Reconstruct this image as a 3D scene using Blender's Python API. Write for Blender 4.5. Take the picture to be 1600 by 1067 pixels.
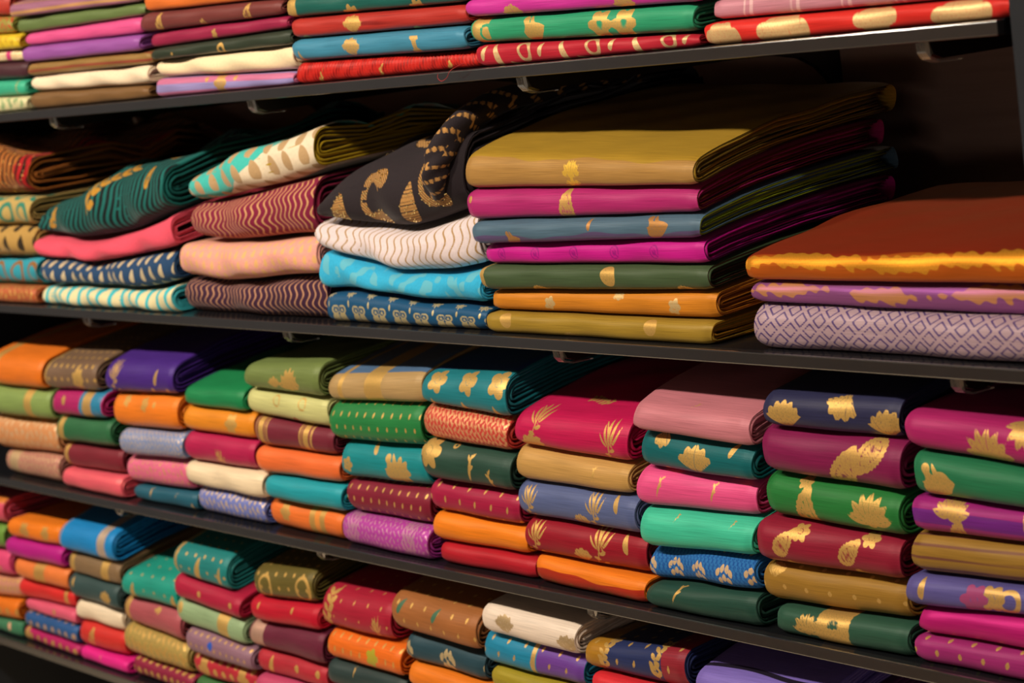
# Wall of shelves in a saree shop: folded silk and cotton sarees stacked on four dark glossy shelves.
import bpy, math, random
import numpy as np
from mathutils import Matrix, Vector

for o in list(bpy.data.objects):
    bpy.data.objects.remove(o)
scene = bpy.context.scene
col = scene.collection

# ------------------------------------------------------------------ camera
cam_d = bpy.data.cameras.new('camera')
cam = bpy.data.objects.new('camera', cam_d)
col.objects.link(cam)
right = Vector((0.6312752, 0.76406093, -0.13305081))
up = Vector((-0.04188945, 0.20489524, 0.97788712))
back = Vector((0.77442682, -0.61174246, 0.16135137))
cam.matrix_world = Matrix(((right.x, up.x, back.x, 2.2), (right.y, up.y, back.y, -1.57966),
                           (right.z, up.z, back.z, 1.55), (0, 0, 0, 1)))
cam_d.sensor_width = 36.0
cam_d.lens = 3300 / 1600 * 36
cam_d.clip_start = 0.05
cam_d.dof.use_dof = True
cam_d.dof.focus_distance = 2.42
cam_d.dof.aperture_fstop = 6.2
scene.camera = cam

# ------------------------------------------------------------------ world, lamps, exposure
w = bpy.data.worlds.new('shop_dimness')
scene.world = w
w.use_nodes = True
w.node_tree.nodes['Background'].inputs[0].default_value = (1.0, 0.86, 0.72, 1)
w.node_tree.nodes['Background'].inputs[1].default_value = 0.09
for i, x in enumerate((-2.6, -1.7, -0.8, 0.1, 0.95)):
    ld = bpy.data.lights.new('ceiling_spot', 'SPOT')
    ld.energy = 84
    ld.color = (1.0, 0.87, 0.70)
    ld.spot_size = math.radians(95)
    ld.spot_blend = 0.6
    ld.shadow_soft_size = 0.06
    lo = bpy.data.objects.new('ceiling_spot', ld)
    lo.location = (x, -1.55, 2.72)
    lo.rotation_euler = Vector((0, 1.55, -1.5)).to_track_quat('-Z', 'Y').to_euler()
    col.objects.link(lo)
ld = bpy.data.lights.new('low_fill_light', 'AREA')     # unseen fill light, added low down to lift the dim bay wall
ld.shape = 'RECTANGLE'; ld.size = 0.9; ld.size_y = 0.1; ld.energy = 7; ld.color = (1.0, 0.80, 0.70)
lo = bpy.data.objects.new('low_fill_light', ld)
lo.location = (2.5, -3.1, 1.22)
lo.rotation_euler = Vector((-1.3, 3.6, 0.05)).to_track_quat('-Z', 'Z').to_euler()
col.objects.link(lo)
vs = scene.view_settings
vs.view_transform = 'Standard'
vs.look = 'None'
vs.gamma = 1
vs.use_curve_mapping = False
vs.exposure = 0.14

# ------------------------------------------------------------------ helpers
def lin(h):
    c = [int(h[i:i + 2], 16) / 255 for i in (0, 2, 4)]
    return tuple(x / 12.92 if x <= .04045 else ((x + .055) / 1.055) ** 2.4 for x in c) + (1.0,)

def mesh_from(name, V, F, mats, uv=None, weave=None, smooth=True, parent=None, matidx=None):
    """V (n,3), F (m,4) numpy quads (or python list of faces)."""
    me = bpy.data.meshes.new(name)
    V = np.asarray(V, dtype=np.float32)
    if isinstance(F, np.ndarray):
        m = len(F)
        me.vertices.add(len(V)); me.vertices.foreach_set('co', V.ravel())
        me.loops.add(m * 4); me.loops.foreach_set('vertex_index', F.astype(np.int32).ravel())
        me.polygons.add(m)
        me.polygons.foreach_set('loop_start', np.arange(0, m * 4, 4, dtype=np.int32))
        me.update(calc_edges=True)
    else:
        me.from_pydata(V.tolist(), [], F)
    if uv is not None:
        l = me.uv_layers.new(name='UVMap')
        l.data.foreach_set('uv', uv[F.ravel()].astype(np.float32).ravel())
    if weave is not None:
        a = me.attributes.new('weave', 'FLOAT_COLOR', 'POINT')
        a.data.foreach_set('color', weave.astype(np.float32).ravel())
    if smooth:
        me.polygons.foreach_set('use_smooth', [True] * len(me.polygons))
    for m_ in mats:
        me.materials.append(m_)
    if matidx is not None:
        me.polygons.foreach_set('material_index', matidx)
    me.validate()
    o = bpy.data.objects.new(name, me)
    col.objects.link(o)
    if parent is not None:
        o.parent = parent
    return o

def boxes(bl):
    V, F = [], []
    for (x0, x1, y0, y1, z0, z1) in bl:
        n = len(V)
        V += [(x0, y0, z0), (x1, y0, z0), (x1, y1, z0), (x0, y1, z0), (x0, y0, z1), (x1, y0, z1), (x1, y1, z1), (x0, y1, z1)]
        F += [[n + i for i in q] for q in ((0, 3, 2, 1), (4, 5, 6, 7), (0, 1, 5, 4), (1, 2, 6, 5), (2, 3, 7, 6), (3, 0, 4, 7))]
    return V, F

def bevel(o, wd, seg=2):
    m = o.modifiers.new('bevel', 'BEVEL'); m.width = wd; m.segments = seg
    return o

def tag(o, label=None, cat=None, group=None, kind=None):
    for k, v in (('label', label), ('category', cat), ('group', group), ('kind', kind)):
        if v: o[k] = v
    return o

def empty(name, loc):
    o = bpy.data.objects.new(name, None)
    o.location = loc
    o.empty_display_size = .05
    col.objects.link(o)
    return o

def pmat(name, base, rough=.5, metal=0., spec=.5, coat=0., noise=None, trans=0., bump=0.):
    m = bpy.data.materials.new(name); m.use_nodes = True
    nt = m.node_tree; b = nt.nodes['Principled BSDF']
    b.inputs['Base Color'].default_value = lin(base)
    b.inputs['Roughness'].default_value = rough
    b.inputs['Metallic'].default_value = metal
    b.inputs['Specular IOR Level'].default_value = spec
    b.inputs['Coat Weight'].default_value = coat
    b.inputs['Transmission Weight'].default_value = trans
    if noise:
        scale, amt, stretch = noise
        tc = nt.nodes.new('ShaderNodeTexCoord'); mp = nt.nodes.new('ShaderNodeMapping')
        mp.inputs['Scale'].default_value = stretch
        nz = nt.nodes.new('ShaderNodeTexNoise'); nz.inputs['Scale'].default_value = scale; nz.inputs['Detail'].default_value = 5
        rp = nt.nodes.new('ShaderNodeMapRange'); rp.inputs['To Min'].default_value = 1 - amt; rp.inputs['To Max'].default_value = 1 + amt
        mx = nt.nodes.new('ShaderNodeMix'); mx.data_type = 'RGBA'; mx.blend_type = 'MULTIPLY'; mx.inputs['Factor'].default_value = 1
        nt.links.new(tc.outputs['Object'], mp.inputs['Vector']); nt.links.new(mp.outputs[0], nz.inputs['Vector'])
        nt.links.new(nz.outputs['Fac'], rp.inputs['Value'])
        mx.inputs[6].default_value = lin(base)
        nt.links.new(rp.outputs[0], mx.inputs[7]); nt.links.new(mx.outputs[2], b.inputs['Base Color'])
        if bump:
            bp = nt.nodes.new('ShaderNodeBump'); bp.inputs['Strength'].default_value = bump; bp.inputs['Distance'].default_value = .002
            nt.links.new(nz.outputs['Fac'], bp.inputs['Height']); nt.links.new(bp.outputs[0], b.inputs['Normal'])
    return m

# ------------------------------------------------------------------ the setting
SHELF_Z = (1.467, 1.139, 0.816, 0.495)      # board tops
BRACKET_X = (0.87, 0.265, -0.33, -0.93, -1.53)
X_END = 0.972                                # right end of the boards
WALL_Y = 0.566
m_wall = pmat('brown_laminate', '8f776b', .42, noise=(6, .22, (1, 1, 14)), spec=.4)
m_board = pmat('black_gloss_board', '15161a', .22, spec=.6, noise=(9, .2, (1, 1, 1)))
m_slot = pmat('black_slot', '060505', .8)
m_side = pmat('charcoal_laminate', '23262c', .4, noise=(5, .15, (1, 1, 9)))
m_floor = pmat('cream_floor_tile', 'd8c8b0', .3, noise=(4, .1, (1, 1, 1)))
m_plaster = pmat('cream_plaster', 'd9cdbb', .8, noise=(8, .06, (1, 1, 1)))
wb = mesh_from('wall_back', *boxes([(-1.70, 1.03, WALL_Y + .012, WALL_Y + .05, 0, 2.8)]), [m_slot], smooth=False)
tag(wb, kind='structure')
edges = [-1.66] + sorted(BRACKET_X) + [0.99]
for a, b_ in zip(edges[:-1], edges[1:]):
    p = mesh_from('wall_panel', *boxes([(a + .0025, b_ - .0025, WALL_Y, WALL_Y + .012, .47, 2.8)]), [m_wall], smooth=False, parent=wb)
    p = mesh_from('lower_panel', *boxes([(a + .0025, b_ - .0025, WALL_Y - .004, WALL_Y + .012, 0.0, .467)]), [m_board], smooth=False, parent=wb)  # black panels below the lowest shelf, brown laminate above
tag(bevel(mesh_from('wall_right', *boxes([(.99, 1.03, -.004, WALL_Y + .012, 0, 2.8)]), [m_side], smooth=False), .0015), kind='structure')
tag(bevel(mesh_from('wall_left', *boxes([(-1.70, -1.66, -.004, WALL_Y + .012, 0, 2.8)]), [m_side], smooth=False), .0015), kind='structure')
tag(mesh_from('floor', *boxes([(-3.2, 3.4, -3.2, WALL_Y + .05, -.04, 0)]), [m_floor], smooth=False), kind='structure')

tag(mesh_from('ceiling', *boxes([(-3.2, 3.4, -3.2, WALL_Y + .05, 2.8, 2.84)]), [m_plaster], smooth=False), kind='structure')
tag(mesh_from('wall_front', *boxes([(-3.2, 3.4, -3.24, -3.2, 0, 2.8)]), [m_plaster], smooth=False), kind='structure')

# ------------------------------------------------------------------ shelves and brackets
m_edge = pmat('slate_gloss_edge', '252427', .16, spec=.8, noise=(14, .12, (1, 1, 1)))
m_edge.node_tree.nodes['Principled BSDF'].inputs['IOR'].default_value = 2.1
m_brk = pmat('dark_steel', '1a1614', .45, metal=.3)
m_clear = pmat('clear_plastic', 'e8e6e2', .08, trans=.85, spec=.6)
SHELF_LABEL = ('dark glossy shelf board carrying the cream and scarlet sarees, highest one',
               'dark glossy shelf board under the draped cottons and antique gold stack',
               'dark glossy shelf board under the eleven tight stacks of silk sarees',
               'dark glossy shelf board under the lowest stacks of sarees')
for i, z in enumerate(SHELF_Z):
    e = tag(empty('shelf_board', (-0.34, 0.25, z - .0145)), SHELF_LABEL[i], 'shelf', 'wall shelves')
    ox, oy, oz = e.location
    V, F = boxes([(-1.65 - ox, X_END - ox, .012 - oy, .53 - oy, 0, .0145)])
    mesh_from('board', V, F, [m_board], smooth=False, parent=e)
    V, F = boxes([(-1.65 - ox, X_END - ox, 0 - oy, .012 - oy, 0, .0145)])
    bevel(mesh_from('front_edge', V, F, [m_edge], smooth=False, parent=e), .0016, 2)

def bracket(x, z):
    e = tag(empty('shelf_bracket', (x, WALL_Y, z - .0145)), None, 'bracket', 'brackets under the shelves')
    t = .005
    prof = [(-.545, -.004), (-.540, -.014), (-.528, -.019), (-.40, -.021), (-.20, -.024), (-.12, -.028), (-.075, -.037), (-.045, -.052), (-.025, -.070), (-.016, -.082), (0.0, -.082), (0.0, -.0005), (-.545, -.0005)]
    n = len(prof)
    V = [(-t, y, zz) for y, zz in prof] + [(t, y, zz) for y, zz in prof]
    F = [list(range(n - 1, -1, -1)), list(range(n, 2 * n))] + [[k, (k + 1) % n, n + (k + 1) % n, n + k] for k in range(n)]
    mesh_from('arm', V, F, [m_brk], smooth=False, parent=e)
    cp = [(-.5535, -.001), (-.5525, -.011), (-.546, -.018), (-.532, -.0225), (-.50, -.0235), (-.50, -.0222), (-.532, -.0208), (-.5455, -.0155), (-.5475, -.001)]
    n = len(cp); t2 = .0055
    V = [(-t2, y, zz) for y, zz in cp] + [(t2, y, zz) for y, zz in cp]
    F = [list(range(n - 1, -1, -1)), list(range(n, 2 * n))] + [[k, (k + 1) % n, n + (k + 1) % n, n + k] for k in range(n)]
    mesh_from('plastic_end_cap', V, F, [m_clear], smooth=False, parent=e)['label'] = 'clear plastic cap on the bracket tip'
    return e
BRACKET_NEAR = [['maroon-orange', 'antique gold', 'turquoise', 'teal-black', 'rust'], ['magenta', 'hot pink', 'olive', 'taupe', 'orange'], ['lavender', 'navy', 'ruby', 'aqua green', 'pink-orange'], ['lavender', 'navy', 'ruby', 'aqua green', 'pink-orange']]
BL = ('highest', 'second', 'third', 'lowest')
for i, z in enumerate(SHELF_Z):
    for j, x in enumerate(BRACKET_X):
        bracket(x, z)['label'] = 'dark steel bracket under the %s shelf, %s the %s saree' % (BL[i], 'above' if i < 3 else 'below', BRACKET_NEAR[i][j])

# ------------------------------------------------------------------ woven patterns and painted sheen bands (signed distance in metres, positive inside)
def rot(x, y, a):
    a = math.radians(a); c, s = math.cos(a), math.sin(a)
    return x * c + y * s, -x * s + y * c
def lens(x, y, s, r=.36):
    return np.where(np.abs(y) < s / 2, r * s / 2 * (1 - (2 * y / s) ** 2), -(np.abs(y) - s / 2)) - np.abs(x)
def disc(x, y, r):
    return r - np.hypot(x, y)
def drop(x, y, s, bend=.22):
    t = np.clip(y / s + .5, 0, 1)
    xc = x - bend * s * t * t + .05 * s
    wd = .95 * s * np.sqrt(t * .55) * (1 - t) ** .85
    return np.minimum(wd - np.abs(xc), (s / 2 - np.abs(y)))
def petalflower(x, y, s, n):
    th = np.arctan2(y, x); r = np.hypot(x, y)
    sd = s / 2 * (.62 + .38 * np.abs(np.cos(n * th / 2))) - r
    return np.minimum(sd, np.abs(r - s * .13) - .0005)
def fan(x, y, s, n):
    s = s * .78; x = x * 1.12
    th = np.arctan2(x, y + s * .35); r = np.hypot(x, y + s * .35)
    sd = np.minimum(s * .82 * (.85 + .15 * np.abs(np.cos(n * th))) - r, (1.0 - np.abs(th)) * r)
    return np.minimum(sd, np.abs(np.sin(n * th)) * r * .16 - .00045)
def lotus(x, y, s, n=7):
    s = s * .82; x = x * 1.1
    sd = np.full_like(x, -1.)
    for k in range(n):
        a = -75 + 150 * k / (n - 1)
        xr, yr = rot(x, y + s * .3, a)
        sd = np.maximum(sd, np.minimum(lens(xr, yr - s * .38, s * .72, .34), np.abs(xr) - .0005))
    return np.maximum(sd, disc(x, y + s * .22, s * .17))
def sprig(x, y, s):
    sd = .0012 - np.abs(x - .08 * s * np.sin(y * 6 / s)); sd = np.minimum(sd, s / 2 - np.abs(y))
    for k in range(6):
        yy = -s * .42 + s * .16 * k
        for sg in (-1, 1):
            xr, yr = rot(x - .08 * s * math.sin(yy * 6 / s), y - yy, sg * 48)
            sd = np.maximum(sd, lens(xr, yr - s * .12, s * .23, .46))
    return sd
def spray(x, y, s):
    sd = np.full_like(x, -1.)
    for a, l, o in ((-62, .52, 0), (-30, .62, .0), (0, .6, .02), (32, .5, .05), (64, .4, .03)):
        xr, yr = rot(x, y + s * .12, a)
        xr = xr - (a / 60.) * yr * yr / (s * 1.2)
        sd = np.maximum(sd, lens(xr, yr - s * l * .6, s * l, .14))
    sd = np.maximum(sd, np.minimum(.0011 - np.abs(x + y * y / s * .8), (s * .55 - np.abs(y + s * .1))))
    for k in range(3):
        xr, yr = rot(x, y + s * (.2 + .13 * k), 70 if k % 2 else -70)
        sd = np.maximum(sd, lens(xr, yr - s * .1, s * .22, .4))
    return sd
def bird(x, y, s):
    sd = drop(*rot(x, y, -65), s * .8, .1)
    sd = np.maximum(sd, disc(x + s * .3, y - s * .3, s * .1))
    sd = np.maximum(sd, lens(*rot(x + s * .26, y - s * .14, 12), s * .42, .3))
    for a in (30, 55, 80):
        xr, yr = rot(x - s * .08, y + s * .02, a); sd = np.maximum(sd, lens(xr, yr - s * .26, s * .5, .24))
    return sd
def owl(x, y, s):
    sd = np.maximum(disc(x + .17 * s, y - .22 * s, .2 * s), disc(x - .17 * s, y - .22 * s, .2 * s))
    b = np.maximum(drop(-(x + .16 * s), y + .18 * s, .75 * s, .1), drop(x - .16 * s, y + .18 * s, .75 * s, .1))
    sd = np.maximum(sd, b)
    eye = np.maximum(.055 * s - np.abs(np.hypot(x + .16 * s, y - .22 * s) - .1 * s), .055 * s - np.abs(np.hypot(x - .16 * s, y - .22 * s) - .1 * s))
    return np.minimum(np.minimum(sd, -eye + .02 * s), np.abs(x) - .0006)
def cell(a, p):
    return a - p * np.round(a / p)
def jaal(u, v, m, t, ph):
    k = 2 * math.pi / m
    a = np.sin(k * u + 1.3 * np.sin(k * .63 * v + ph)) + np.sin(k * .9 * v + 1.6 * np.sin(k * .71 * u + 2 * ph)) + .6 * np.sin(k * 1.7 * (u + v) + ph)
    return (a - (1.4 - 2.4 * t)) * m * .09

def single(fn, u, v, W, L, a):
    sd = np.full_like(u, -1.)
    for xs in a['x'].split(','):
        x = u - float(xs) * W; y = v - float(a.get('v', 0)) * L
        if 'a' in a: x, y = rot(x, y, float(a['a']))
        sd = np.maximum(sd, fn(x, y))
    return sd

def pattern(spec, u, v, W, L, seed):
    """-> (gold, second, third) signed distances"""
    ch = {'g': np.full_like(u, -1.), 's': np.full_like(u, -1.), 's2': np.full_like(u, -1.), 'b': np.full_like(u, -1.)}
    rnd = random.Random(seed); ph = rnd.uniform(0, 6)
    for part in [p for p in spec.split(';') if p]:
        c, rest = part.split(':'); tk = rest.split(); nm = tk[0]
        a = dict(q.split('=') for q in tk[1:])
        mm = lambda k, d=0.: float(a.get(k, d)) * .001
        s = mm('s'); n = int(a.get('n', 6))
        if nm == 'dot':
            if 'p' in a:
                p, q = mm('p'), mm('q'); row = np.round(v / q)
                sd = disc(cell(u + (row % 2) * p / 2, p), cell(v, q), mm('r'))
            else: sd = single(lambda x, y: disc(x, y, mm('r')), u, v, W, L, a)
        elif nm == 'dash':
            f_ = lambda x, y: lens(*rot(x, y, -14), mm('l'), mm('w') / mm('l'))
            if 'p' in a:
                p, q = mm('p'), mm('q'); row = np.round(v / q); sd = f_(cell(u + (row % 2) * p / 2, p), cell(v, q))
            else: sd = single(f_, u, v, W, L, a)
        elif nm == 'leafgrid':
            p, q = mm('p'), mm('q'); row = np.round(v / q)
            sd = drop(*rot(cell(u + (row % 2) * p / 2, p), cell(v, q), 18), s)
        elif nm == 'petals':
            p, q = mm('p'), mm('q'); row = np.round(v / q); x = cell(u + (row % 2) * p / 2, p); y = cell(v, q); sd = np.full_like(u, -1.)
            for dx, dy in ((-.3, .1), (-.1, .22), (.12, .2), (.3, .05), (-.2, -.2), (0, -.1), (.2, -.22)):
                sd = np.maximum(sd, lens(*rot(x - dx * s, y - dy * s, dx * 60), s * .32, .6))
        elif nm == 'scale':
            p = mm('p'); q = mm('q'); row = np.round(v / q); sd = mm('r') - np.abs(np.hypot(cell(u + (row % 2) * p / 2, p), cell(v, q)) - p * .42)
        elif nm == 'spots':
            p, q = mm('p'), mm('q'); row = np.round(v / q); x = cell(u + (row % 2) * p / 2, p); y = cell(v, q)
            sd = drop(*rot(x, y, 35), mm('r') * 2.6, .05)
        elif nm == 'ring':
            w_ = mm('w'); f_ = lambda x, y: w_ / 2 - np.abs(np.hypot(x, y) - s / 2 + w_ / 2)
            if 'p' in a:
                p, q = mm('p'), mm('q'); row = np.round(v / q); sd = f_(cell(u + (row % 2) * p / 2, p), cell(v, q))
            else: sd = single(f_, u, v, W, L, a)
        elif nm == 'band': sd = mm('w') / 2 - np.abs(u - float(a['x']) * W) - .0012 * np.abs(np.sin(v * 900)) * (mm('w') > .012)
        elif nm == 'bandtrip':
            d = np.abs(u - float(a['x']) * W); sd = np.maximum(mm('w') * .24 - d, .0012 - np.abs(d - mm('w') * .42)); sd = np.maximum(sd, .0012 - np.abs(d - mm('w') * .6))
        elif nm == 'bandrep':
            sd = np.maximum(mm('w') * .28 - np.abs(cell(u + .02, mm('p')) - .006), mm('w') * .16 - np.abs(cell(u + .02, mm('p')) + .004))
        elif nm == 'band2':
            sd = single(lambda x, y: np.maximum(np.minimum(s * .2 - np.abs(x), s * .5 - np.abs(y)), np.minimum(s * .4 - np.abs(x), s * .12 - np.abs(np.abs(y) - s * .4))), u, v, W, L, a)
        elif nm == 'vband': sd = mm('w') / 2 - np.abs(v - float(a['v']) * L)
        elif nm == 'topband': sd = mm('w') / 2 - np.abs(v - mm('v') - .004 * np.sin(u * 30))
        elif nm == 'vstr': sd = mm('w') / 2 - np.abs(cell(v + .0015 * np.sin(u * 11 + ph), mm('p')))
        elif nm == 'below': sd = float(a['v']) * L - v + .0025 * np.sin(u * 34) + .001 * np.sin(u * 90)
        elif nm == 'left': sd = float(a['x']) * W - u + .004 * np.sin(v * 60) + float(a.get('c', 0)) * v
        elif nm == 'right': sd = u - float(a['x']) * W
        elif nm == 'pais':
            def f_(x, y):
                th = np.arctan2(y + s * .15, x); d = drop(x, y, s, .3) + .0011 * np.sin(th * 20)
                inn = np.abs(drop(x, y + s * .06, s * .62, .3)) - .0006
                vein = np.abs(np.sin(th * 7)) * np.hypot(x, y + s * .15) * .25 - .0005
                return np.minimum(np.minimum(d, inn), np.where(drop(x, y + s * .06, s * .62, .3) > 0, vein, 1))
            sd = single(f_, u, v, W, L, a)
        elif nm == 'paisline':
            def f_(x, y):
                d = drop(x, y, s, .15); return np.minimum(d, .0014 - np.abs(cell(y, .0042)))
            sd = single(f_, u, v, W, L, a)
        elif nm == 'swan':
            def f_(x, y):
                d = np.maximum(.006 - np.abs(np.hypot(x + s * .1, y) - s * .3), -1); d = np.where(x > s * .1, -.01, d)
                d = np.maximum(d, drop(*rot(x - s * .12, y - s * .3, 100), s * .5, .2))
                d = np.maximum(d, drop(*rot(x - s * .02, y + s * .28, 80), s * .45, .2))
                return np.minimum(d, .0014 - np.abs(cell(x * .8 + y, .0044)))
            sd = single(f_, u, v, W, L, a)
        elif nm == 'leaf': sd = single(lambda x, y: drop(x * 1.7, y, s, .3) / 1.4, u, v, W, L, a)
        elif nm == 'fleck':
            def f_(x, y):
                d = lens(x, y, s, .11)
                for dy, aa in ((.18, 38), (-.05, -38), (.3, -34)):
                    xr, yr = rot(x, y - dy * s, aa); d = np.maximum(d, lens(xr, yr - s * .12, s * .3, .3))
                return d
            sd = single(f_, u, v, W, L, a)
        elif nm == 'cloud':
            def f_(x, y):
                d = np.full_like(x, -1.)
                for dx, dy, rr in ((-.42, -.02, .2), (-.15, .12, .24), (.15, .14, .24), (.42, 0, .2), (-.2, -.22, .18), (.22, -.22, .18), (0, -.05, .25)):
                    d = np.maximum(d, disc(x - dx * s, y - dy * s, rr * s))
                return np.minimum(d, np.abs(cell(x + .1 * y, s * .3) - s * .14) - .0004)
            sd = single(f_, u, v, W, L, a)
        elif nm == 'painted_sheen': sd = (.0035 if a.get('b') == '1' else .006) + (.0035 if a.get('b') == '1' else .0012) * np.sin(u * 47 + ph) + .0012 * np.sin(u * 131) + .0015 * np.sin(u * 337 + v * 300) - np.abs(v - float(a['v']) * L - .003 * np.sin(u * 23)) * .8 + .0012 * np.sin(v * 2600 + u * 60)  # ragged band of silk sheen painted into the colour
        elif nm == 'above': sd = v - float(a['v']) * L
        elif nm == 'flower': sd = single(lambda x, y: petalflower(x, y, s, n), u, v, W, L, a)
        elif nm == 'star': sd = single(lambda x, y: lotus(x, y, s, 8), u, v, W, L, a)
        elif nm == 'fan': sd = single(lambda x, y: fan(x, y, s, n), u, v, W, L, a)
        elif nm == 'fanlow': sd = fan(cell(u, mm('p')), v - float(a['v']) * L, s, 5)
        elif nm == 'lotus': sd = single(lambda x, y: lotus(x, y, s), u, v, W, L, a)
        elif nm == 'lotus2': sd = single(lambda x, y: np.maximum(lotus(x, y - s * .2, s * .9, 7), lotus(x, -(y + s * .32), s * .7, 5)), u, v, W, L, a)
        elif nm == 'spray': sd = single(lambda x, y: spray(x, y, s), u, v, W, L, a)
        elif nm == 'sprig': sd = single(lambda x, y: sprig(x, y, s), u, v, W, L, a)
        elif nm == 'bird': sd = single(lambda x, y: bird(x, y, s), u, v, W, L, a)
        elif nm == 'owl': sd = owl(cell(u - .03, mm('p')) * .64, v - float(a['v']) * L, s)
        elif nm == 'drop':
            x = cell(u - .03 - mm('p') / 2, mm('p')) * .75; y = v - float(a['v']) * L
            sd = np.maximum(lotus(x * 1.2, -(y - .003), s, 5), lens(x, y + s * .5, s * .5, .3))
        elif nm == 'vee':
            sd = np.full_like(u, -1.)
            for xs in a['x'].split(','):
                x = u - float(xs) * W; sd = np.maximum(sd, np.minimum(.0022 - np.abs(cell(np.abs(x) - (v - .005) * .45, .008)), s / 2 - np.abs(x)))
                sd = np.where(v > -.012, sd, -1.) if len(a['x']) < 2 else np.where((v > -.02) | (np.abs(x) > s), sd, np.minimum(sd, -.01))
        elif nm == 'scal':
            p, q = mm('p'), mm('q'); x = cell(u, p); sd = p * .36 * np.sqrt(np.clip(1 - ((cell(v, q)) / (q * .55)) ** 2, 0, 1)) - np.abs(x - .1 * cell(v, q))
        elif nm == 'wave':
            A, Lw, p = mm('A'), mm('L'), mm('p')
            x = u - A * np.sin(2 * math.pi * v / Lw) + .0015 * np.sin(u * 40 + v * 25); sd = mm('w') / 2 - np.abs(cell(x, p))
        elif nm == 'lattice':
            p = mm('p'); a1 = cell(u + v * 1.2, p); b1 = cell(u - v * 1.2, p)
            d = np.maximum(np.abs(a1), np.abs(b1)); sd = .0015 - np.abs(d - p * .33)
            sd = np.maximum(sd, -1)
        elif nm == 'jaal': sd = jaal(u, v, mm('m'), float(a['t']), ph)
        elif nm == 'jaal2': sd = jaal(u, v * 3.2 + .006 * np.sin(u * 30), mm('m'), float(a['t']), ph) * .6
        else: raise ValueError(nm)
        if nm in ('leaf', 'pais', 'flower') and c == 'b': c = 's'
        ch[c] = np.maximum(ch[c], sd)
    ch['s'] = np.maximum(ch['s'], ch['b'])
    # a second-colour motif cut into gold reads on top of it
    return ch['g'], ch['s'], ch['s2']

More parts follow.
